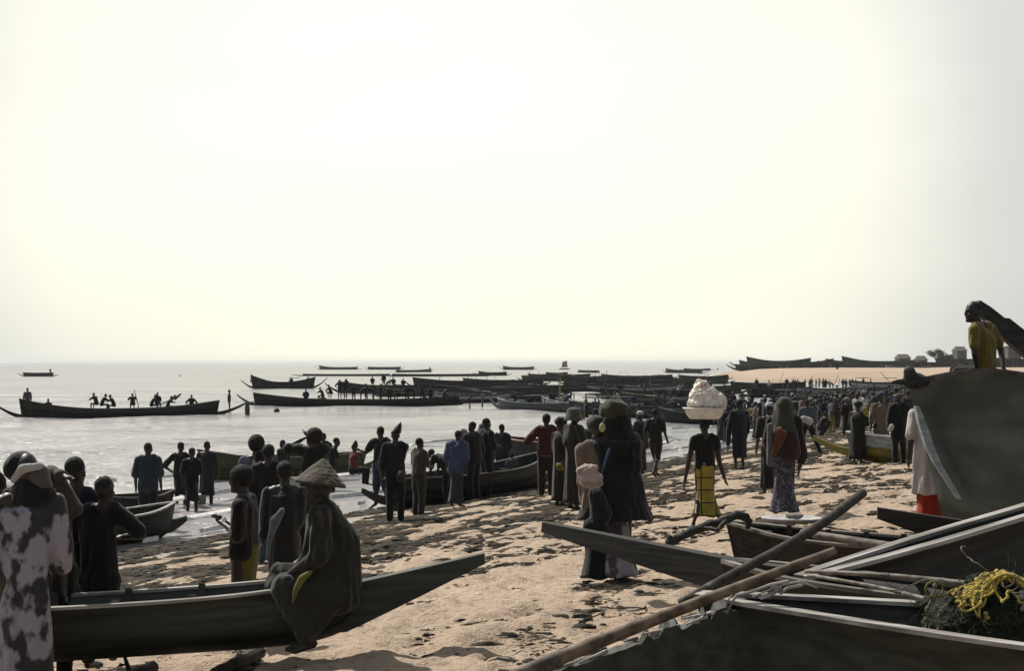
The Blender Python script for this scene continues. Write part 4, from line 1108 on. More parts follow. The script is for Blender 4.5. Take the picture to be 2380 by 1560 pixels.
# --- foreground left
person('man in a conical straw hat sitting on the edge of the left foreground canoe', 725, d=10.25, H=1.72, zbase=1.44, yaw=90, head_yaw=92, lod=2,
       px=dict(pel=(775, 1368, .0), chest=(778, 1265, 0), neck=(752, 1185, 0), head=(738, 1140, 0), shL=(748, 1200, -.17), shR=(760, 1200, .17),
               elL=(735, 1290, -.20), wrL=(682, 1330, -.13), elR=(725, 1290, .17), wrR=(672, 1325, .08),
               hipL=(765, 1375, -.1), hipR=(768, 1375, .1), knL=(672, 1370, -.10), knR=(660, 1358, .12), anL=(722, 1492, -.22), anR=(708, 1490, -.16),
               toL=(690, 1512, -.25), toR=(678, 1508, -.18)),
       out=(('blob', C((.036, .036, .029)), dict(name='robe', vox=.011, caps=[((752, 1192, 0), (790, 1262, 0), .105, .145), ((790, 1262, 0), (790, 1350, 0), .145, .165), ((765, 1265, -.05), (765, 1370, -.03), .12, .17),
                ((745, 1200, -.15), (745, 1290, -.19), .085, .08), ((745, 1290, -.19), (705, 1322, -.14), .075, .055), ((750, 1200, .15), (735, 1290, .17), .08, .07),
                ((800, 1300, 0), (808, 1375, 0), .06, .06), ((790, 1240, 0), (806, 1300, 0), .08, .09), ((795, 1390, -.05), (760, 1395, -.1), .12, .13), ((742, 1205, -.05), (735, 1290, -.08), .09, .11), ((735, 1290, -.08), (700, 1345, -.08), .11, .09)], disp=.055)),
            ('blob', C((.045, .044, .035)), dict(name='lap_cloth', caps=[((770, 1380, -.08), (668, 1372, -.10), .15, .125), ((768, 1380, .1), (655, 1355, .12), .14, .115), ((668, 1372, -.1), (700, 1450, -.18), .125, .075), ((655, 1360, .1), (685, 1430, .0), .12, .09), ((700, 1450, -.18), (716, 1490, -.2), .075, .06), ((752, 1400, -.1), (716, 1470, -.14), .12, .075), ((650, 1330, .1), (700, 1340, 0), .07, .08)], disp=.045)),
            ('blob', C((.20, .21, .04)), dict(name='yellow_sash', caps=[((688, 1372, -.26), (702, 1345, -.26), .022, .03), ((702, 1345, -.26), (722, 1330, -.22), .028, .018), ((688, 1372, -.26), (680, 1402, -.25), .022, .010)], disp=.01, vox=.009)),
            ('straw', C((.062, .050, .034), 'speckle', (.036, .029, .019)), dict(apex=(752, 1066, 0), base=(744, 1124, -.02), r=.19)),))

person('boy in a dark shirt by the left foreground canoe, elbow crooked to the right', 238, d=10.85, vh=1104, yaw=10, head_yaw=-20, lod=2,
       px=dict(head=(244, 1140, 0), neck=(243, 1178, 0), chest=(222, 1245, 0), pel=(232, 1345, 0), shL=(180, 1196, .02), shR=(280, 1196, 0), elR=(330, 1245, .05), wrR=(290, 1248, .16), elL=(160, 1270, .05), wrL=(178, 1330, .12),
               hipL=(210, 1350, 0), hipR=(252, 1350, 0), knL=(208, 1430, .02), knR=(252, 1430, .02), anL=(207, 1515, 0), anR=(255, 1515, 0), toL=(198, 1530, .1), toR=(262, 1530, .1)),
       out=(('shirt', C((.014, .014, .015)), dict(sleeve=.45, inf=.03, hem=.08)), ('trousers', C((.016, .016, .017)), dict(len=.9)), ('hair', HAIR, dict(s=.95))))
person('taller boy in navy with a round head beside the white and purple print robe', 178, d=11.1, vh=1063, yaw=0, head_yaw=-10, lod=2,
       px=dict(head=(176, 1098, 0), neck=(182, 1140, 0), shL=(150, 1165, 0), shR=(222, 1165, 0)),
       out=(('shirt', C((.014, .020, .042)), dict(sleeve=.5, inf=.025, hem=.08)), ('trousers', C((.012, .013, .016)), dict(len=.95)), ('hair', HAIR, dict(s=.98))))
person('woman in a white and purple print robe with white head scarf at the far left', 58, d=9.3, vh=1052, yaw=15, lod=2,
       px=dict(head=(62, 1098, 0)),
       out=(('robe', C((.028, .028, .030), 'floral', (.23, .215, .25)), dict(w=.86, hem=.03, fold=.14)), ('blob', DK, dict(name='shawl', caps=[((25, 1150, 0), (110, 1150, 0), .06, .06), ((66, 1128, 0), (66, 1160, 0), .10, .12)])),
            ('blob', BLACK, dict(name='black_turban', caps=[((40, 1090, 0), (48, 1076, 0), .095, .085)])),
            ('blob', C((.14, .125, .13)), dict(name='head_scarf', caps=[((56, 1108, 0), (85, 1106, 0), .075, .09), ((85, 1112, 0), (105, 1128, 0), .08, .05)], disp=.03)),
            ('blob', WHT, dict(name='scarf_band', caps=[((32, 1116, -.05), (52, 1090, -.10), .026, .032), ((52, 1090, -.10), (92, 1084, -.09), .032, .024)], disp=.01, vox=.009))))
person('person in white cut off by the left edge of the picture', -12, d=9.6, vh=1092, yaw=0, lod=2,
       out=(('shirt', WHT, dict(sleeve=.6)), ('trousers', DK), ('hair', HAIR)))
person('person in tan sleeves with an arm across the shoulders of the boy in navy', 122, d=10.6, vh=1083, yaw=0, lod=1,
       px=dict(elR=(118, 1100, 0), wrR=(150, 1108, -.1)), out=(('shirt', C((.10, .07, .05)), dict(sleeve=.9)), ('trousers', DK), ('hair', HAIR)))

# --- the group behind the left canoe
person('woman in a dark blouse and yellow-green wrap seen in profile facing left, holding something', 568, d=11.7, vh=1074, yaw=75, head_yaw=88, lod=2,
       px=dict(head=(558, 1118, 0), neck=(572, 1152, 0), shL=(556, 1178, -.15), shR=(580, 1176, .15), elL=(552, 1245, -.17), wrL=(524, 1222, -.05), elR=(556, 1240, .15), wrR=(520, 1214, .08)),
       out=(('shirt', C((.018, .015, .013)), dict(sleeve=.7, inf=.04, hem=.02)), ('skirt', C((.16, .145, .022)), dict(hem=.06, flare=.8, fold=.05)), ('hair', HAIR, dict(s=1.28))))
person('woman facing away with a pale blue strap and white cloth slung across her dark dress', 662, d=13.0, vh=1072, yaw=5, lod=2,
       px=dict(elR=(695, 1210, .05), wrR=(672, 1262, .1), elL=(618, 1220, .05)),
       out=(('robe', C((.026, .028, .030)), dict(w=.85, fold=.05, bell=-.1)), ('hair', HAIR, dict(s=1.15)),
            ('blob', C((.16, .19, .24)), dict(name='sling', caps=[((655, 1188, -.2), (640, 1212, -.22), .03, .05), ((640, 1212, -.22), (625, 1262, -.22), .05, .022), ((625, 1262, -.22), (622, 1300, -.2), .022, .02)], disp=.02, vox=.012)),))
person('tall person with a bushy afro and pale collar behind the woman in the yellow-green wrap', 596, d=21, vh=1015, yaw=0, lod=1,
       out=(('shirt', C((.17, .19, .24)), dict(sleeve=.6)), ('trousers', JEANS), ('hair', HAIR, dict(s=1.5)), ('blob', DK, dict(name='bag', caps=[((604, 1062, -.1), (600, 1130, -.12), .10, .13)]))))
person('person in a dark top and flat cap between the afro head and the raised arms', 624, d=20, vh=1033, yaw=0, lod=1,
       out=(('shirt', DK, dict(sleeve=.9, inf=.035)), ('trousers', C((.10, .14, .20))), ('hair', HAIR, dict(s=1.15)), ('cap', DK)))
person('big man raising both hands to shade his eyes, looking out to sea', 728, d=18.6, vh=996, yaw=10, head_yaw=60, lod=1,
       px=dict(elL=(664, 1043, .05), wrL=(702, 1022, .12), elR=(742, 1052, .2), wrR=(716, 1016, .25), shL=(706, 1046, 0), shR=(756, 1046, 0)),
       out=(('shirt', C((.020, .021, .021)), dict(sleeve=.45, inf=.03)), ('trousers', BLACK), ('hair', HAIR, dict(s=1.25))))
person('slim youth standing against the olive canoe, left of the raised arms', 657, d=42, vh=1022, H=1.68, yaw=60, out=(('shirt', DK), ('trousers', DK), ('hair', HAIR)))
person('small dark head just right of the man shading his eyes', 752, d=41, vh=1006, H=1.75, yaw=0, out=(('shirt', DK, dict(inf=.03)), ('trousers', DK), ('hair', HAIR)))
person('youth stooping to the right over the olive canoe', 772, d=40, vh=1017, H=1.72, yaw=-90, px=dict(head=(783, 1028, 0), neck=(780, 1038, 0), chest=(768, 1052, 0), shL=(777, 1043, .1), shR=(777, 1043, -.1), elR=(784, 1062, -.1), wrR=(784, 1076, -.1)),
       out=(('shirt', DK), ('trousers', DK), ('hair', HAIR)))
person('person in an orange-red top and pointed knitted cap sitting in the olive canoe', 820, d=40, zbase=.12, H=1.62, pose='sit', yaw=-60, px=dict(elR=(838, 1055, 0)),
       out=(('shirt', C((.20, .05, .03)), dict(sleeve=.3)), ('trousers', DK), ('pointcap', DBR)))
person('bare-legged man in rolled jeans walking left with his left arm stretched out', 886, v=1186, vh=990, yaw=70, head_yaw=20,
       px=dict(shL=(866, 1028, .05), shR=(904, 1028, -.05), elL=(852, 1052, .1), wrL=(838, 1048, .15), anL=(873, 1170, .1), anR=(902, 1175, -.1), toL=(862, 1180, .1), toR=(908, 1182, -.1), knL=(875, 1128, .1), knR=(895, 1128, -.1), hipL=(877, 1085, .05), hipR=(893, 1085, -.05)),
       out=(('shirt', C((.020, .021, .021)), dict(inf=.03, sleeve=.4)), ('trousers', C((.055, .075, .12)), dict(len=.6, inf=.03)), ('hair', HAIR)))
person('man in a tall pointed cap beside the man walking in rolled jeans', 919, d=27.5, vh=995, yaw=0, px=dict(elR=(934, 1065, 0), wrR=(932, 1090, .1)),
       out=(('shirt', DK, dict(sleeve=.8, inf=.03)), ('trousers', DK), ('pointcap', DK, dict(off=(.05, 0)))))
person('lone youth in a loose tan tunic facing right beside the long black canoe', 973, d=29, vh=1017, yaw=-50, pose='carry', lean=(.02, 0),
       out=(('shirt', TAN, dict(sleeve=.45, inf=.045, hem=.03)), ('trousers', C((.055, .048, .035)), dict(inf=.03)), ('hair', HAIR)))
person('person in a pale blue shirt seen from behind, bending over the long black canoe', 1060, d=31, vh=1000, yaw=-20, lean=(.06, .1),
       out=(('shirt', PBLUE, dict(sleeve=.6, inf=.075, hem=.05)), ('skirt', C((.05, .055, .06))), ('hair', HAIR)))
person('small dark head left of the person in the pale blue shirt', 1042, d=33, vh=1019, yaw=60, pose='bend', out=(('shirt', DK, dict(inf=.04)), ('trousers', DK), ('hair', HAIR)))
person('dark figure hunched to the left beyond the pale blue shirt', 1102, d=34, vh=979, yaw=50, lean=(-.05, 0), px=dict(elL=(1078, 1006, 0), wrL=(1082, 1030, 0)),
       out=(('shirt', DK, dict(inf=.06, sleeve=.9)), ('trousers', DK), ('hair', HAIR)))
person('dark figure whose head rises highest above the group at the black canoe', 1130, d=35, vh=971, yaw=-60, pose='carry', out=(('shirt', DK, dict(inf=.05, sleeve=.9)), ('trousers', DK), ('hair', HAIR)))
person('person in a long grey-blue robe with a greyish head cloth by the black canoe', 1124, v=1152, vh=985, yaw=0, out=(('robe', C((.085, .10, .12)), dict(hem=.62, sleeve=.9, w=.9)), ('skirt', DK, dict(hem=.1)), ('veil', C((.12, .12, .12)), dict(len=.12, w=.1))))
person('man in a dark shirt seen from behind with his left arm out to the side', 1166, v=1136, vh=985, yaw=-20, px=dict(elL=(1148, 1040, 0), wrL=(1140, 1068, 0)),
       out=(('shirt', C((.03, .032, .036)), dict(inf=.04, sleeve=.6, hem=.05)), ('trousers', DK), ('hair', HAIR)))
person('small child in a pale dress standing between the dark-shirted man and the man in red', 1190, v=1142, vh=1052, yaw=0, out=(('robe', GREYB, dict(hem=.5, sleeve=.4)), ('hair', HAIR)))
person('man in a brownish-red shirt and dark red trousers seen from behind at centre', 1270, v=1155, vh=962, yaw=0, pose='hip_l',
       out=(('shirt', C((.075, .018, .012)), dict(inf=.055, sleeve=.6)), ('trousers', C((.035, .014, .012)), dict(inf=.025)), ('cap', DK), ('hair', HAIR, dict(s=1.15)), ('blob', C((.08, .11, .13)), dict(name='belt', caps=[((1256, 1061, -.16), (1284, 1061, -.16), .02, .02)], disp=0))))
person('woman close behind the man in brownish red, holding a yellow cloth', 1302, d=27, vh=972, yaw=-60, pose='carry', out=(('robe', DBR, dict(w=.85, sleeve=.6)), ('headwrap', DK), ('blob', YEL, dict(name='yellow_cloth', caps=[((1300, 1084, -.3), (1306, 1090, -.3), .07, .05)]))))
person('person in charcoal with a pale head cloth left of the woman in the black cloak', 1334, d=25.5, vh=949, yaw=-60, pose='carry', px=dict(elL=(1318, 1030, 0)),
       out=(('robe', CHAR, dict(w=.9, sleeve=.8)), ('veil', C((.12, .12, .11)), dict(len=.05, w=.05)), ('hair', HAIR)))

# --- woman with cloak and her companion
person('woman seen from behind in a long black cloak, olive head wrap and flowery skirt', 1432, v=1348, H=1.72, yaw=-8, lod=2,
       px=dict(elL=(1402, 1085, .05), wrL=(1406, 1150, .12), elR=(1478, 1085, .05), wrR=(1482, 1150, .12)),
       out=(('robe', C((.016, .019, .021)), dict(hem=.60, w=1.25, bell=.36, sleeve=0, fold=.05)), ('skirt', C((.055, .045, .06), 'floral', (.25, .22, .25)), dict(hem=.05, flare=1.4, fold=.12)),
            ('blob', C((.010, .011, .011)), dict(name='veil', caps=[((1438, 985, 0), (1440, 1030, 0), .12, .17), ((1440, 1030, 0), (1448, 1080, 0), .18, .2)], disp=.03)),
            ('headwrap', C((.075, .072, .042)), dict(s=1.18, dx=-.02)),
            ('blob', C((.05, .12, .22)), dict(name='blue_shawl_edge', caps=[((1416, 1045, -.26), (1396, 1110, -.2), .016, .014), ((1396, 1110, -.2), (1392, 1185, -.15), .014, .012)], disp=0))))
person('woman in a pale pink shawl and dark green wrap left of the black cloak', 1392, v=1352, H=1.60, yaw=12, lod=2,
       px=dict(elL=(1358, 1120, .03), wrL=(1362, 1185, .08)),
       out=(('shirt', C((.22, .165, .125)), dict(inf=.05, sleeve=.85, hem=.12)), ('skirt', C((.012, .022, .016)), dict(hem=.05, flare=1.0, fold=.05)), ('headwrap', C((.05, .05, .045)), dict(s=1.0)),
            ('blob', DK, dict(name='dark_bag', caps=[((1385, 1150, -.28), (1398, 1195, -.28), .08, .11), ((1375, 1225, -.3), (1400, 1245, -.3), .09, .10)], disp=.02))))
t_ = thing('bundle', 'crumpled pinkish white bundle carried at the left side of the black cloak', 'bundle', W(1372, 1108, 12.55))
mb = MB(); mb.ellipsoid((0, 0, -.01), (.105, .09, .075), 18, 12); mb.ellipsoid((-.02, 0, .05), (.10, .08, .06), 18, 12); organic(mb, 'crumpled_cloth', C((.62, .47, .42)), t_, .011, .06, .06, 2)
mb = MB(); mb.ellipsoid((.01, .01, -.06), (.11, .095, .05), 18, 10); organic(mb, 'pan', C((.40, .36, .30)), t_, .012, .01, .1, 1)
t_ = thing('parcel', 'small bright yellow-white oval object at the shoulder of the black cloak', 'parcel', W(1400, 994, 12.7))
mb = MB(); mb.ellipsoid((0, 0, 0), (.028, .02, .042), 14, 10); mb.make('parcel_body', C((.60, .58, .25)), t_, True)
mb = MB(); mb.capsule((0, 0, .04), (.03, .02, .09), .006, .005, 6); mb.make('parcel_cord', C((.3, .28, .2)), t_)

# --- woman carrying the basin
_, Jb, Pb, db, kb = person('woman in black top and yellow checked wrap walking away with a basin on her head', 1638, v=1222, vh=972, yaw=8, lod=2,
       px=dict(elL=(1600, 1075, .02), wrL=(1592, 1118, .06), elR=(1672, 1075, .02), wrR=(1684, 1112, .05), anL=(1618, 1195, -.22), toL=(1612, 1216, -.12), anR=(1662, 1190, .18), toR=(1672, 1204, .28), knL=(1625, 1150, .05), knR=(1652, 1150, .08)),
       out=(('shirt', C((.014, .015, .015)), dict(sleeve=.2, inf=.02)), ('skirt', C((.27, .215, .033), 'grid', (.012, .012, .012)), dict(hem=.16, flare=1.0, fold=.14)), ('hair', HAIR, dict(s=1.1))))
hd = Pb + Jb['head'] + Vector((0, 0, .12 * kb))
t_ = thing('basin', 'white enamel basin balanced on the head of the woman in the yellow wrap', 'basin', hd)
mb = MB(); R = []
for (r, z) in ((.10, .0), (.20, .005), (.245, .06), (.27, .13), (.285, .15), (.27, .155), (.255, .13), (.23, .06), (.18, .02), (.05, .015)):
    R.append([Vector((r * math.cos(q), r * math.sin(q), z)) for q in [2 * math.pi * j / 40 for j in range(40)]])
mb.rings(R); mb.make('bowl', ENAMEL, t_, True)
mb = MB(); R = []
for i in range(7):
    q = 2 * math.pi * i / 6; R.append([Vector((.290 * math.cos(p), .290 * math.sin(p), .150)) + Vector((.010 * math.cos(q) * math.cos(p), .010 * math.cos(q) * math.sin(p), .010 * math.sin(q))) for p in [2 * math.pi * j / 40 for j in range(40)]])
mb.rings(R); mb.make('rolled_edge', ENAMEL, t_, True)
t_ = thing('sack', 'bulging white plastic sack with red print piled in the basin on her head', 'sack', hd + Vector((.01, 0, .12)))
mb = MB()
for c, r in (((.01, 0, .09), (.255, .21, .12)), ((-.01, 0, .18), (.205, .18, .16)), ((.13, -.02, .12), (.16, .15, .13)), ((-.05, 0, .28), (.115, .11, .12)), ((-.09, .01, .375), (.045, .04, .055)), ((-.02, -.01, .37), (.05, .04, .045))):
    mb.ellipsoid(c, r, 20, 12)
organic(mb, 'sack_body', PLASTIC_BAG, t_, .009, 0, .12, 9, fold=(.016, 19, 11))
for (x, z, r, tl) in ((-.07, .30, .022, .05), (-.02, .345, .018, .03), (-.09, .24, .016, .03)):
    mb = MB(); mb.capsule((x, -.11, z), (x + .02, -.10, z + tl), r * .6, r * .5, 8, .4); mb.make('red_print', C((.62, .10, .08)), t_)

# --- purple and orange woman and the crowd figures near her
person('woman under an olive veil with lilac and orange cloth over her dark speckled wrap', 1822, v=1200, vh=925, yaw=-15, lod=2,
       px=dict(elR=(1864, 1060, -.02), wrR=(1858, 1090, .02)),
       out=(('shirt', C((.030, .022, .020)), dict(inf=.05, sleeve=.7)), ('skirt', C((.035, .035, .045), 'speckle', (.10, .10, .13)), dict(hem=.07, flare=1.5, fold=.05)),
            ('veil', C((.065, .07, .05)), dict(len=.36, w=.16)),
            ('blob', ORNG, dict(name='orange_cloth', caps=[((1812, 1000, -.22), (1802, 1052, -.24), .055, .05), ((1822, 1008, -.2), (1812, 1030, -.22), .06, .05)], disp=.04)),
            ('blob', C((.05, .028, .022)), dict(name='back_shawl', caps=[((1832, 1012, -.1), (1838, 1052, -.1), .14, .14)], disp=.02)),
            ('blob', LILAC, dict(name='lilac_cloth', caps=[((1790, 990, -.16), (1790, 1078, -.18), .045, .05)], disp=.02))))
person('dark-haired person with a white patterned cap close at the left of the olive veil', 1789, d=24.5, vh=935, yaw=10,
       out=(('robe', DK, dict(w=.8, sleeve=.5)), ('cap', C((.30, .32, .36), 'speckle', (.05, .05, .06))), ('hair', HAIR)))
person('broad person in navy standing alone between the basin carrier and the olive veil', 1718, v=1092, vh=928, yaw=20,
       px=dict(elL=(1694, 1000, 0), wrL=(1692, 1040, 0)), out=(('robe', C((.016, .020, .036)), dict(hem=.30, w=1.08, sleeve=.9, bell=-.25)), ('hair', HAIR, dict(s=1.1))))
person('striding person in black trousers with a white basin, right of the olive veil', 1876, v=1058, vh=928, yaw=-25, 
       px=dict(anR=(1906, 1050, 0), knR=(1893, 1018, 0), toR=(1914, 1055, 0), anL=(1862, 1045, 0), knL=(1866, 1015, 0)),
       out=(('shirt', C((.10, .12, .14)), dict(inf=.04, sleeve=.7)), ('trousers', BLACK), ('hair', HAIR), ('blob', WHT, dict(name='white_cloth', caps=[((1868, 974, -.2), (1882, 980, -.2), .10, .12)], disp=.02))))
person('thin dark youth walking in the shallows left of the basin carrier', 1523, v=1110, vh=949, yaw=-30, pose='walk', out=(('shirt', DK, dict(sleeve=.4)), ('trousers', DBR, dict(len=.5)), ('hair', HAIR)))
person('person in dark cloth with a pale cap wading right of the black cloak', 1488, d=39, vh=955, yaw=50, pose='carry', out=(('robe', CHAR, dict(w=.9)), ('cap', WHT)))
person('woman in a long dark dress with a yellow bundle beside the yellow canoe', 1994, v=1080, vh=934, yaw=-40, pose='carry', out=(('robe', C((.018, .018, .018)), dict(w=1.12, sleeve=.8)), ('headwrap', DK), ('blob', C((.30, .30, .06)), dict(name='yellow_bundle', caps=[((2010, 952, -.3), (2014, 962, -.3), .07, .06)]))))
person('person in a long pinkish robe lit white at its left edge by the tall boat', 2048, v=1075, vh=912, yaw=0, out=(('robe', C((.20, .15, .12)), dict(w=.95, sleeve=.7, hem=.3)), ('headwrap', C((.05, .08, .13)), dict(s=.9)), ('trousers', BLACK)))
person('bulky person in black right beside the pinkish robe', 2090, v=1080, vh=915, yaw=0, out=(('shirt', BLACK, dict(inf=.07, sleeve=.9, hem=.25)), ('trousers', BLACK), ('headwrap', C((.10, .09, .08)), dict(s=.8)), ('blob', WHT, dict(name='white_pouch', caps=[((2068, 1000, -.3), (2072, 992, -.3), .05, .06)]))))
person('person wrapped in a white sheet over a red wrap, by the tall bow', 2160, v=1228, H=1.70, yaw=0, lod=2,
       px=dict(head=(2148, 985, 0)),
       out=(('robe', C((.72, .66, .66)), dict(w=1.0, hem=.42, sleeve=.5, fold=.14)), ('skirt', RED, dict(hem=.14, fold=.04, flare=.6)), ('headwrap', C((.35, .31, .30)))))
person('youth in a mustard yellow T-shirt sitting on the tall boat at right, looking left', 2286, d=16.3, zbase=2.75, H=1.72, yaw=70, head_yaw=95, lod=2,
       px=dict(pel=(2290, 872, 0), chest=(2292, 795, 0), neck=(2278, 752, 0), head=(2262, 726, 0), shL=(2264, 768, -.14), shR=(2304, 768, .16), elL=(2266, 822, -.20), wrL=(2272, 862, -.18), elR=(2326, 812, .24), wrR=(2332, 855, .1),
               hipL=(2282, 874, -.1), hipR=(2290, 874, .1), knL=(2226, 868, .0), knR=(2222, 862, .24), anL=(2232, 945, .3), anR=(2230, 945, .5), toL=(2210, 960, .3), toR=(2210, 960, .5)),
       out=(('shirt', C((.24, .165, .028)), dict(sleeve=.36, inf=.022)), ('trousers', BLACK, dict(len=.95)), ('hair', HAIR, dict(s=.93))))

# --- people at the water's edge on the left
person('man in a grey-blue shirt standing alone behind the canoe in the left shallows', 344, d=31, vh=1028, yaw=0, lean=(.0, 0), out=(('shirt', C((.04, .05, .07)), dict(inf=.05, sleeve=.5, hem=.05)), ('trousers', DK), ('hair', HAIR)))
person('barefoot person with hand on hip, leftmost of the three friends at the water', 420, v=1196, vh=1028, yaw=0, pose='hip_l', out=(('shirt', DK, dict(inf=.03)), ('skirt', DK, dict(hem=.5)), ('hair', HAIR), ('cap', DK)))
person('shorter person in a flat cap in the middle of the three friends at the water', 446, v=1206, vh=1041, yaw=0, out=(('shirt', BLACK, dict(inf=.02)), ('skirt', BLACK, dict(hem=.45)), ('cap', DBR, dict(peak=1)), ('hair', HAIR)))
person('rightmost of the three friends at the water, in a dark dress above a pale bucket', 481, v=1192, vh=1025, yaw=0, out=(('robe', C((.03, .033, .034)), dict(hem=.42, w=.85, sleeve=.9)), ('hair', HAIR)))
Pk = G(473, 1192); t_ = thing('bucket', 'pale bucket held at the knees of the rightmost friend at the water', 'bucket', Pk + Vector((0, -.25, .12)))
mb = MB(); R = []
for (r, z) in ((.10, 0), (.13, .36), (.14, .37), (.125, .36), (.095, .02)): R.append([Vector((r * math.cos(q), r * math.sin(q), z)) for q in [2 * math.pi * j / 20 for j in range(20)]])
mb.rings(R); mb.make('pail', C((.50, .47, .43)), t_, True)
mb = MB()
for i in range(8):
    a0, a1 = math.pi * i / 8, math.pi * (i + 1) / 8
    mb.capsule((.13 * math.cos(a0), 0, .36 + .16 * math.sin(a0)), (.13 * math.cos(a1), 0, .36 + .16 * math.sin(a1)), .006, .006, 5)
mb.make('handle', RIM_DARK, t_)
t_ = thing('basket', 'dark oval basket hanging at the right side of the man in the tall pointed cap', 'basket', W(932, 1108, 27.2))
mb = MB(); mb.ellipsoid((0, 0, 0), (.09, .13, .13), 14, 10); mb.make('basket_body', HULL_BROWN, t_, True)
mb = MB(); mb.capsule((-.05, 0, .1), (0, 0, .24), .01, .01, 5); mb.capsule((.05, 0, .1), (0, 0, .24), .01, .01, 5); mb.make('handle', HULL_BROWN, t_)

# --- boatmen
def crew(label, u, bt, t, pose='sit', yaw=0, H=1.68, up=0.0, out=None, px=None, q=.0, lod=0, vh=None):
    p = bt.world(t, q); z = bt.zk + .12 + up + (.26 if bt in (w1, w4, w5) else 0)
    return person(label, 0, base=(p.x, p.y, z), H=H, pose=pose, yaw=yaw, out=out or (('shirt', DK, dict(inf=.03)), ('hair', HAIR)), lod=lod, group='boatmen afloat')
tt = lambda bt, u: ((u - 1190) / F * bt.mid.y - bt.mid.x) / (bt.L / 2) / math.cos(bt.rz)
for (u, ps, yw, lab, up, out) in (
    (94, 'stand', 10, 'man standing tall near the left end of the long rowed canoe', .12, (('robe', C((.12, .11, .11)), dict(w=.8, hem=.7)), ('hair', HAIR))),
    (134, 'sit', 0, 'lone seated man whose head shows low near the left end of the rowed canoe', -.15, None),
    (232, 'row', 60, 'first rower left of the paddles in the long rowed canoe', .25, None),
    (241, 'row', -60, 'bulky rower leaning right beside the first rower', .18, None),
    (268, 'row', 85, 'rower stooping left with arms down, second cluster of the long canoe', .12, None),
    (306, 'row', 20, 'rower with both elbows wide in the middle of the long canoe', .2, None),
    (344, 'row', -70, 'small rower leaning right just left of the slanting paddles', .1, None),
    (357, 'sit', 0, 'upright small rower just left of the slanting paddles', .2, None),
    (378, 'row', -85, 'rower lying back under the slanting paddles', .0, None),
    (430, 'hips', 0, 'broad-backed rower sitting apart right of the slanting paddles', -.42, None),
    (506, 'hip_l', -80, 'steersman at the right end of the long rowed canoe, arm on hip', -.1, None)):
    crew(lab, u, w1, tt(w1, u), ps, yw, 1.68, up, out)
for (u, ang, lab) in ((384, -50, 'paddle slanting up to the right over the rowers'), (372, -35, 'second paddle crossing below the first over the rowers')):
    p = w1.world(tt(w1, u), 0); t_ = thing('paddle', lab, 'paddle', (p.x, p.y, .75), 0)
    a = math.radians(38 if ang == -50 else 28); mb = MB()
    mb.capsule((-.75, 0, -.1), (.45 * math.cos(a) - 0, 0, .65 * math.sin(a)), .03, .03, 6); mb.make('shaft', RIM_DARK, t_)
    mb = MB(); mb.capsule((.45 * math.cos(a), 0, .65 * math.sin(a)), (.45 * math.cos(a) + .35, 0, .65 * math.sin(a) + .30), .09, .06, 8, .25, (0, 1, 0)); mb.make('blade', RIM_DARK, t_)
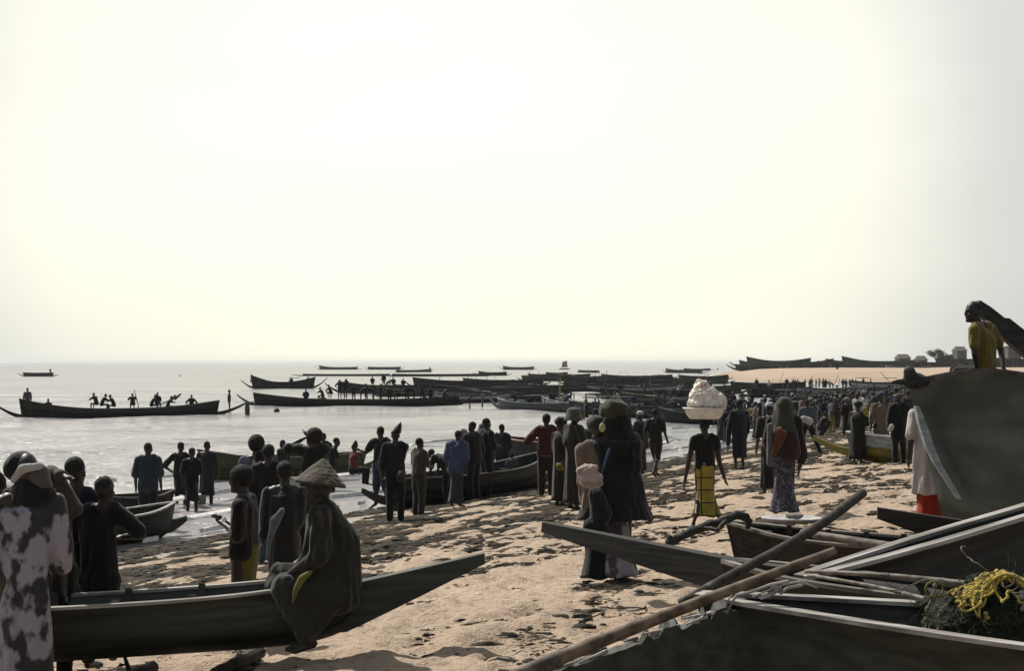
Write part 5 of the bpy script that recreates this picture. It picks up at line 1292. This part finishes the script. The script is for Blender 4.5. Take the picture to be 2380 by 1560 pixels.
for (bt, u, ps, yw, lab, up) in (
    (w2, 117, 'stand', 0, 'minute figure at the right end of the tiny lone canoe', .5),
    (w3, 583 + 8, 'row', 80, 'figure crouched at the left tip of the upswept canoe', .9), (w3, 676, 'stand', 0, 'left of the two figures near the right end of the upswept canoe', .0), (w3, 713, 'stand', 0, 'rightmost figure in the upswept canoe', .1),
    (w4, 752, 'row', 70, 'man stooping left in the busy canoe', .2), (w4, 712, 'sit', 0, 'leftmost head in the busy canoe', .0), (w4, 790, 'hips', 10, 'left man of the standing pair in the busy canoe', .35), (w4, 803, 'stand', -10, 'right man of the standing pair in the busy canoe', .35),
    (w4, 838, 'bend', -80, 'man bending right over the load of the busy canoe', .1), (w4, 868, 'bend', 80, 'man bending left in the middle of the busy canoe', .1), (w4, 905, 'stand', 0, 'man standing just right of the middle of the busy canoe', -.2),
    (w4, 925, 'row', 30, 'man crouching right of the middle in the busy canoe', .2), (w4, 962, 'bend', 80, 'man stooping near the right part of the busy canoe', .1), (w4, 1000, 'stand', 20, 'man standing near the right end of the busy canoe', -.2), (w4, 1030, 'row', -60, 'last man crouching at the right end of the busy canoe', .2),
    (w4, 770, 'crouch', 60, 'man crouching left of the standing pair in the busy canoe', .5), (w4, 822, 'hips', 0, 'broad man just right of the standing pair in the busy canoe', .0), (w4, 850, 'reach', -60, 'man reaching right over the busy canoe', .0), (w4, 885, 'carry', 60, 'man holding gear left of the middle of the busy canoe', .0), (w4, 980, 'hips', 0, 'man with elbows out near the right end of the busy canoe', .0), (w4, 945, 'arm_up', 0, 'man raising one arm in the right half of the busy canoe', -.1),
    (w5, 803, 'stand', 0, 'man at the far left tip of the second-row canoe', -.1), (w5, 865, 'sit', 0, 'head above the left part of the second-row canoe', .6), (w5, 892, 'stand', 0, 'tallest man standing in the second-row canoe', .45), (w5, 899, 'bend', -70, 'man bending right beside the tallest man in the second-row canoe', .1), (w5, 915, 'sit', 0, 'seated man right of the tallest in the second-row canoe', .5), (w5, 938, 'sit', 0, 'rightmost seated man in the second-row canoe', .4),
    (w9, 918, 'stand', 0, 'figure at the left end of the canoe below the horizon', .0), (w9, 995, 'stand', 0, 'lone figure standing at the right end of the canoe below the horizon', .4),
    (w15, 1600, 'stand', 0, 'figure standing in the canoe off the spit tip', .2),
    (w17, 1288, 'stand', 30, 'man standing by the ochre mast of the pale boat', -.1), (w17, 1318, 'bend', -60, 'man bending before the cabin of the pale boat', .0), (w16, 1200, 'row', 60, 'man in faded pink crouching in the green canoe', .3), (w16, 1232, 'stand', 0, 'man standing in the green canoe', -.5),
    (packed[3], 1350, 'bend', 60, 'man stooping beside the white roof', .3), (packed[3], 1368, 'stand', 0, 'man standing behind the white roof', .1), (packed[2], 1430, 'stand', 0, 'figure in the upper row right of the ochre mast', .0), (packed[2], 1492, 'stand', 0, 'second figure in the upper row, farther right of the mast', .0),
    (packed[5], 1760, 'stand', 0, 'man standing at the middle of the canoe with the upturned tip', -.1), (packed[5], 1826, 'sit', 0, 'man seated near the tip of the canoe with the upturned tip', .4), (packed[6], 1450, 'bend', 80, 'man stooping in the dark canoe left of the basin', .1), (packed[7], 1580, 'stand', 0, 'man standing in the canoe just left of the basin', -.1)):
    crew(lab, u, bt, max(-.97, min(.97, tt(bt, u))), ps, yw, 1.7, up, None)
# figures on the spit
for (u, v, lab) in ((1668, 864, 'tiny figure standing alone at the left tip of the spit'), (1946, 862, 'tiny figure by the boats in the middle of the spit'), (2104, 893, 'small dark figure on the spit sand left of the tall bow')):
    person(lab, u, v=v, H=2.0 if v < 880 else 1.8, lod=0, out=(('robe', DK), ('hair', HAIR)))

# --- the crowd at the landing
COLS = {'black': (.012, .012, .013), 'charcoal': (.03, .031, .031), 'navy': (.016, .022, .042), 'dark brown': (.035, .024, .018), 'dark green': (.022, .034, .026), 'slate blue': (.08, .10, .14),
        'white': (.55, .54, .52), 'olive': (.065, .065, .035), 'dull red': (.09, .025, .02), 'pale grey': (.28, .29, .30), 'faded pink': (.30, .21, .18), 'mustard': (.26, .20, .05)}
cn = list(COLS); wts = [16, 14, 12, 8, 8, 8, 4, 5, 4, 4, 3, 2]
templates = []
def make_templates():
    combos = [('stand', 'robe', 'wrap'), ('stand', 'shirt', 'hair'), ('hip_l', 'shirt', 'cap'), ('walk', 'shirt', 'hair'), ('carry', 'robe', 'wrap'), ('bend', 'shirt', 'hair'), ('arm_up', 'shirt', 'cap'), ('stand', 'skirt', 'wrap'), ('carry', 'skirt', 'hair'), ('walk', 'robe', 'wrap'), ('reach', 'shirt', 'hair'), ('reach', 'skirt', 'wrap'), ('head_load', 'skirt', 'wrap'), ('crouch', 'shirt', 'hair'), ('stride', 'shirt', 'cap'), ('stride', 'shirt', 'hair'), ('bend', 'skirt', 'wrap'), ('hip_l', 'skirt', 'wrap'), ('point', 'shirt', 'hair')]
    for i, (ps, top, hw) in enumerate(combos):
        o = []
        if top == 'robe': o.append(('robe', DK, dict(w=.95, sleeve=.8, fold=.1)))
        if top == 'shirt': o += [('shirt', DK, dict(inf=.035, sleeve=.6)), ('trousers', DK)]
        if top == 'skirt': o += [('shirt', DK, dict(inf=.03, sleeve=.5)), ('skirt', DK, dict(flare=1.2))]
        o.append({'wrap': ('headwrap', DK), 'hair': ('hair', HAIR), 'cap': ('cap', DK)}[hw])
        r, J, P, d, k = person('template', 1190, base=(0, 0, 0), H=1.70, pose=ps, yaw=0, out=tuple(o), lod=0)
        templates.append((r, top, hw, ps))
make_templates()
bake()
def copy_person(tpl, loc, rz, sc, mats):
    r = tpl.copy(); COL.objects.link(r); r.location = loc; r.rotation_euler = (0, 0, rz); r.scale = (sc,) * 3
    for ch in list(tpl.children):
        c = ch.copy(); COL.objects.link(c); c.parent = r
        stem = ch.name.split('.')[0]
        if stem in mats and mats[stem] is not None:
            c.material_slots[0].link = 'OBJECT'; c.material_slots[0].material = mats[stem]
    return r
used = set()
def crowd_at(u, v, zone, hint=None, sc=None):
    P = G(u, v); P.z = max(P.z, -.45)
    for _ in range(60):
        tp, top, hw, ps = RND.choice(templates)
        c1 = hint or RND.choices(cn, wts)[0]; c2 = RND.choices(cn, wts)[0]; c3 = RND.choices(cn, wts)[0]
        garment = {'robe': f'{c1} robe', 'shirt': f'{c1} top, {c2} trousers', 'skirt': f'{c1} top, {c2} wrap'}[top]
        hd_ = {'wrap': f', {c3} headwrap', 'hair': ', bareheaded', 'cap': f', {c3} cap'}[hw]
        act = {'stand': 'standing', 'hip_l': 'hand on hip', 'walk': 'walking', 'carry': 'holding something', 'bend': 'bending', 'arm_up': 'arm raised', 'reach': 'reaching out', 'head_load': 'arm to head', 'crouch': 'crouching', 'stride': 'striding', 'point': 'pointing'}[ps]
        lab = f'{garment}{hd_}, {act} {zone}'
        if lab not in used and len(lab.split()) <= 15 and len(lab.replace(',', ' ').replace('-', ' ').split()) <= 16: used.add(lab); break
    mt = lambda c: C(COLS[c])
    mats = dict(robe=mt(c1), shirt=mt(c1), trousers=mt(c2), skirt=mt(c2), head_wrap=mt(c3), cap=mt(c3))
    r = copy_person(tp, P, RND.choice((0, 0, .6, -.6, 1.3, -1.3, 2.2, 3.1)), sc or RND.uniform(.93, 1.08), mats)
    tag(r, lab, 'person', 'crowd at the landing')
    return r
zones = [((1340, 1590), (985, 1015), 15, 'left of the basin carrier'), ((1660, 1780), (975, 1040), 14, 'right of the basin carrier'),
         ((1790, 1900), (965, 1005), 16, 'behind the olive veil'), ((1900, 1990), (975, 1020), 18, 'left of the yellow canoe'),
         ((1850, 1990), (945, 975), 22, 'in mid crowd'), ((1985, 2118), (950, 1010), 22, 'beside the tall bow'),
         ((1840, 2115), (922, 944), 32, 'in the back rows'), ((1560, 1860), (940, 975), 22, 'among packed boats'), ((1400, 1560), (950, 985), 14, 'among boats, left of basin'),
         ((1860, 2010), (975, 1000), 14, 'in front rows')]
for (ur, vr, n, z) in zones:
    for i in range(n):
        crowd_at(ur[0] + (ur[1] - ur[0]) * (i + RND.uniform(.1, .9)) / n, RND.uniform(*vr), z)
for i in range(8): crowd_at(2312 + i * 9, RND.uniform(925, 950), 'beyond the tall boat', 'white' if i % 3 == 0 else None)
for r, *_ in templates:
    for ch in list(r.children): bpy.data.objects.remove(ch)
    bpy.data.objects.remove(r)

# ---------------------------------------------------------------- poles, net, anchor stick, float
def pole(label, a, b, r0, r1, mat, name='pole', knots=5, bend=.02, group=None, cat='pole'):
    a, b = Vector(a), Vector(b); t_ = thing(name, label, cat, a, 0, group)
    d_ = b - a; n = 30; ax = d_.normalized(); x = ax.cross(Vector((0, 0, 1))).normalized(); y = x.cross(ax)
    mb = MB(); R = []
    for i in range(n + 1):
        t = i / n; rr = r0 + (r1 - r0) * t
        kn = sum(math.exp(-((t - (j + .5) / knots) / .012) ** 2) for j in range(knots)) if knots else 0
        rr *= 1 + .10 * kn + .02 * math.sin(i * 2.3)
        c = d_ * t + y * bend * math.sin(t * math.pi) + x * bend * .4 * math.sin(t * 7)
        R.append([c + (x * math.cos(q) + y * math.sin(q)) * rr for q in [2 * math.pi * j / 12 for j in range(12)]])
    mb.rings(R, R[0][0].lerp(R[0][6], .5) - ax * r0 * .6, d_ + ax * r1 * .6); mb.make('shaft', mat, t_, True)
    mb = MB()
    if knots:
        for j in (0, knots // 2):
            t = (j + .5) / knots; c = d_ * t + y * bend * math.sin(t * math.pi)
            mb = MB(); mb.capsule(c - ax * .02, c + ax * .02, (r0 + (r1 - r0) * t) * 1.12, (r0 + (r1 - r0) * t) * 1.12, 12)
            mb.make('lashing', RIM_DARK, t_, True)
    return t_
e1 = W(1938, 1281, 6.75); e2 = W(1180, 1592, 6.15); e2 = e1 + (e2 - e1) * 1.75
pole('thick round wooden pole lying from the bottom edge over the bow of the nearest canoe', e2, e1, .046, .020, POLE_WOOD, knots=7, bend=.02)
pole('thinner pole rising to the right behind the thick pole, its rounded tip over the sand', W(1585, 1402, 7.15), W(2008, 1147, 9.0), .024, .030, HULL_BROWN, knots=4, bend=-.03)
pole('upper of the two pale poles laid across the dark canoe towards the yellow net', W(1872, 1329, 7.6), W(2262, 1359, 6.95), .012, .014, RIM_WOOD, knots=3, bend=.01)
pole('lower of the two pale poles laid across the dark canoe towards the yellow net', W(1878, 1338, 7.5), W(2168, 1397, 6.55), .009, .010, RIM_WOOD, knots=2, bend=.01)
pole('pale plank-like beam across the open canoe behind the crossed poles', W(1892, 1244, 12.2), W(2108, 1277, 11.6), .035, .038, RIM_WOOD, knots=0, bend=0)
# anchor branch
t_ = thing('anchor_branch', 'crooked forked branch used as an anchor, lying between the beak and the open canoe', 'branch', W(1560, 1258, 12.4))
base_ = W(1560, 1258, 12.4)
mb = MB()
def seg_(pts, r):
    for (a, b) in zip(pts, pts[1:]): mb.capsule(W(*a) - base_, W(*b) - base_, r, r * .9, 9)
seg_([(1556, 1262, 12.4), (1600, 1240, 12.5), (1650, 1221, 12.6), (1690, 1208, 12.7), (1712, 1197, 12.8), (1735, 1203, 12.8)], .042)
organic(mb, 'stem', HULL_DARK, t_, .012, .02, .05, 1)
mb = MB(); seg_([(1690, 1208, 12.7), (1668, 1232, 12.4), (1640, 1228, 12.5)], .022); seg_([(1712, 1197, 12.8), (1742, 1212, 12.9), (1738, 1226, 12.9)], .03); seg_([(1560, 1262, 12.4), (1556, 1250, 12.4)], .03)
organic(mb, 'fork', HULL_DARK, t_, .012, .02, .05, 1)
pF = W(1842, 1212, 12.9); t_ = thing('dish', 'pale oval dish lying on the bow of the open canoe', 'dish', pF)
mb = MB(); R = []
for (r, z) in ((.05, -.02), (.20, -.01), (.27, .02), (.28, .035), (.26, .03), (.15, .01), (.03, .005)): R.append([Vector((r * math.cos(q), r * .8 * math.sin(q), z)) for q in [2 * math.pi * j / 30 for j in range(30)]])
mb.rings(R); mb.make('plate', simple('greyish_enamel', (.25, .24, .24), (.40, .38, .38), 9, .45), t_, True)
mb = MB(); mb.ellipsoid((.02, .02, .045), (.09, .06, .03), 12, 8); organic(mb, 'rag', C((.3, .28, .27)), t_, .01, .02, .04, 1)

# tangled net: dark heap, yellow rope strands and corks
pN = W(2290, 1402, 6.35); t_ = thing('fishing_net', 'dark heap of fishing net with bright yellow rope spilling over the nearest canoe', 'net', pN)
mb = MB()
for i in range(26):
    x, y = RND.uniform(-.16, .32), RND.uniform(-.15, .25)
    mb.ellipsoid((x, y, RND.uniform(-.16, .02) + .10 * math.exp(-((x - .08) / .2) ** 2)), (RND.uniform(.05, .10), RND.uniform(.05, .10), RND.uniform(.04, .08)), 12, 8)
mb.ellipsoid((.1, .05, -.14), (.36, .3, .2), 20, 12)
organic(mb, 'net_heap', simple('dark_net_twine', (.006, .008, .004), (.025, .03, .015), 60, .95, bump=1, bd=.02), t_, .009, .05, .03, 1)
def strands(name, mat, n, r, spread, seedn, zc=.0, ln=(6, 12)):
    rr = random.Random(seedn); mb = MB()
    for i in range(n):
        x, y = rr.uniform(-spread, spread + .12), rr.uniform(-.16, .08)
        z = .10 * math.exp(-((x - .08) / .2) ** 2) + zc + rr.uniform(-.06, .05)
        p = Vector((x, y, z)); ang = rr.uniform(0, 6.28); el = rr.uniform(-.4, .4)
        for s in range(rr.randint(*ln)):
            ang += rr.uniform(-.7, .7); el = max(-1.0, min(1, el + rr.uniform(-.5, .45)))
            q = p + Vector((math.cos(ang) * math.cos(el), math.sin(ang) * math.cos(el) * .6, math.sin(el))) * rr.uniform(.018, .04)
            mb.capsule(p, q, r, r, 6); p = q
            if p.z < -.14: el = abs(el)
    return mb.make(name, mat, t_, True)
YR = C((.80, .60, .12))
def rope_on_heap(x, y, ang, n, r, mat, seedn, name='yellow_rope'):
    rr = random.Random(seedn); mb = MB(); prev = None; turn = rr.uniform(-.5, .5)
    for i in range(n):
        turn += rr.uniform(-.18, .18); turn = max(-.6, min(.6, turn)); ang += turn
        x += math.cos(ang) * .014; y += math.sin(ang) * .010
        if x < -.16 or x > .26 or y < -.19 or y > .02: ang += 2.4
        x = max(-.17, min(.27, x)); y = max(-.20, min(.03, y))
        z = .045 + .085 * math.exp(-((x - .06) / .13) ** 2) - max(0, -y - .10) * .9 + .014 * math.sin(i * .5 + seedn)
        p = Vector((x, y, z))
        if prev is not None: mb.capsule(prev, p, r * .75, r * .75, 6); mb.ellipsoid(prev.lerp(p, .5), (r * 1.15, r * 1.15, r * 1.15), 6, 5)
        prev = p
    mb.make(name, mat, t_, True)
for i_ in range(20): rope_on_heap(RND.uniform(-.08, .14), RND.uniform(-.14, -.02), RND.uniform(0, 6), RND.randint(22, 44), .0062, YR, i_)
for i_ in range(8): rope_on_heap(RND.uniform(-.14, .24), RND.uniform(-.16, -.02), RND.uniform(0, 6), RND.randint(18, 34), .0032, C((.30, .27, .17)), 40 + i_, 'pale_cord')
for i_ in range(12): strands('pale_twine', C((.3, .28, .20)), 1, .003, .22, 60 + i_, .02)
tag(strands('dark_twine', C((.016, .02, .010)), 220, .0014, .20, 5, -.09), kind='stuff')
mb = MB(); prev = None      # the rope arching over the top, with a hanging knot
for i in range(15):
    a = math.pi * i / 14; p = Vector((-.07 + .15 * i / 14, -.12, .055 + .09 * math.sin(a * .62)))
    if prev is not None: mb.capsule(prev, p, .0065, .0065, 8)
    prev = p
for i in range(9):
    p = Vector((-.055 + .006 * math.sin(i * 2), -.17, -.02 - .018 * i)); mb.ellipsoid(p, (.011 + .004 * (i % 2), .012, .012), 8, 6)
mb.make('yellow_rope', YR, t_, True)
mb = MB(); prev = None
for i in range(17):
    a = 2 * math.pi * i / 16; p = Vector((-.245 + .040 * math.cos(a), -.06, .07 + .035 * math.sin(a)))
    if prev is not None: mb.capsule(prev, p, .0045, .0045, 6)
    prev = p
mb.make('rope_loop', C((.35, .30, .07)), t_, True)
mb = MB(); prev = Vector((-.235, -.05, .10))
for i in range(14):
    p = prev + Vector((RND.uniform(-.012, .004), RND.uniform(-.01, .01), -.017)); mb.capsule(prev, p, .005, .005, 6); prev = p
    if i % 3 == 0: mb.ellipsoid(p, (.011, .010, .012), 8, 6)
mb.make('knotted_line', C((.36, .33, .20)), t_, True)
for (x, z) in ((.10, .05), (.125, .025), (.155, .045), (.19, .055), (.165, .0), (.11, .0)):
    mb = MB(); mb.capsule((x, -.16, z), (x + .018, -.15, z + .012), .013, .012, 10); mb.make('cork_float', C((.52, .50, .47)), t_, True)
# frayed rope scraps on the bow of the nearest canoe
t_ = thing('frayed_rope', 'frayed pale rope ends tangled over the bow tip of the nearest canoe', 'rope', W(1740, 1392, 6.6)); b0 = W(1740, 1392, 6.6)
for nm, pts, r in (('strand', [(1705, 1395), (1712, 1385), (1735, 1380), (1760, 1372), (1790, 1360), (1830, 1352)], .007), ('strand', [(1750, 1388), (1790, 1372), (1820, 1360), (1860, 1352), (1898, 1368)], .004),
                  ('strand', [(1712, 1386), (1702, 1400), (1694, 1416), (1690, 1424)], .006), ('strand', [(1700, 1385), (1690, 1400), (1688, 1412)], .004), ('strand', [(1770, 1390), (1800, 1378), (1812, 1368), (1795, 1364)], .010), ('strand', [(1815, 1380), (1830, 1368), (1862, 1362)], .008)):
    mb = MB()
    for a, b in zip(pts, pts[1:]): mb.capsule(W(a[0], a[1], 6.5) - b0, W(b[0], b[1], 6.5) - b0, r, r, 7)
    mb.make(nm, RIM_PALE, t_, True)

# --- hut, masts and trees beyond the spit at the right
def far_bits():
    d = 520
    for (u, w, h, lab) in ((2098, 26, 3.2, 'low dark thatched hut on the spit left of the trees'), (2140, 20, 2.6, 'small dark hut roof between the thatched hut and the tree'), (2230, 22, 6.0, 'hut with a pitched roof just left of the seated youth'), (2352, 30, 7.5, 'pale block house with a flat roof at the right edge')):
        x, y = XY(u, d); t = thing('hut', lab, 'hut', (x, y, ground(x, y)))
        wm = simple('hut_wall', (.045, .042, .038), (.09, .085, .075)); rm = simple('hut_thatch', (.04, .037, .03), (.08, .07, .055))
        W2 = w / 2 / F * d
        mb = MB(); mb.box((0, 0, h * .5), (W2, 3, h * .5)); mb.make('wall', wm, t)
        mb = MB(); hw = W2 * 1.15; rh = 1.6 if w != 30 else .4
        mb.add([(-hw, -3.6, h), (hw, -3.6, h), (hw, 3.6, h), (-hw, 3.6, h), (-hw * .75, 0, h + rh), (hw * .75, 0, h + rh)], [(0, 1, 5, 4), (2, 3, 4, 5), (1, 2, 5), (3, 0, 4), (3, 2, 1, 0)]); mb.make('roof', rm, t)
        mb = MB(); mb.box((W2 * .3, -3.03, h * .4), (.5, .05, h * .4)); mb.make('door', RIM_DARK, t)
    for (u, v, lab) in ((2222, 801, 'left of two thin radio masts beyond the spit'), (2241, 799, 'right of two thin radio masts beyond the spit')):
        x, y = XY(u, d + 60); h = (843 - v) / F * (d + 60) + CZ; t = thing('radio_mast', lab, 'mast', (x, y, 1.5))
        mb = MB(); mb.capsule((0, 0, 0), (0, 0, h - 1.5), .12, .07, 6); mb.make('mast_pole', simple('mast_steel', (.2, .2, .2), (.3, .3, .3)), t)
        mb = MB(); mb.capsule((-.6, 0, h - 3), (.6, 0, h - 3), .05, .05, 5); mb.make('cross_arm', simple('mast_steel', (.2, .2, .2), (.3, .3, .3)), t)
    for (u, lab, s) in ((2178, 'low bushy tree left of the seated youth on the spit', 1.0), (2200, 'smaller scrubby tree beside the low bushy tree', .75)):
        x, y = XY(u, d - 20); t = thing('tree', lab, 'tree', (x, y, ground(x, y)))
        mb = MB(); mb.capsule((0, 0, 0), (.2, 0, 3.2 * s), .28, .16, 8)
        for q in range(5): mb.capsule((.1, 0, 2.2 * s), (math.cos(q * 1.3) * 2 * s, math.sin(q * 1.3) * 2 * s, 4.2 * s), .12, .05, 6)
        mb.make('trunk', RIM_DARK, t)
        mb = MB(); cl = [(RND.uniform(-2.6, 2.6) * s, RND.uniform(-2, 2) * s, RND.uniform(3.2, 5.6) * s) for _ in range(9)]
        for _ in range(1500):
            c = RND.choice(cl); p = Vector(c) + Vector((RND.gauss(0, .6), RND.gauss(0, .6), RND.gauss(0, .4))) * s
            a = Vector((RND.uniform(-1, 1), RND.uniform(-1, 1), RND.uniform(-1, 1))).normalized() * .22; b = a.cross(Vector((RND.uniform(-1, 1), 1, RND.uniform(-1, 1)))).normalized() * .14
            mb.add([p - a, p + b, p + a, p - b], [(0, 1, 2, 3)])
        mb.make('crown', simple('leaves', (.03, .038, .022), (.06, .07, .04)), t)
far_bits()
bake()
# tidy private keys
for o in bpy.data.objects:
    if '_k' in o: del o['_k']


# ---------------------------------------------------------------- the air
def haze():
    m = bpy.data.materials.new('haze_air'); m.use_nodes = True; nt = m.node_tree; nt.nodes.clear()
    o = nt.nodes.new('ShaderNodeOutputMaterial'); p = nt.nodes.new('ShaderNodeVolumePrincipled')
    p.inputs['Color'].default_value = (0.86, 0.90, 0.93, 1); p.inputs['Density'].default_value = HAZE_DENSITY; p.inputs['Anisotropy'].default_value = 0.2
    nt.links.new(p.outputs[0], o.inputs['Volume'])
    mb = MB(); mb.box((0, 7500, 5.5), (17000, 9000, 9.5)); ob = mb.make('haze', m)
    tag(ob, 'thin sea haze over the beach and water', kind='stuff')
HAZE_DENSITY = 0.00011
haze()
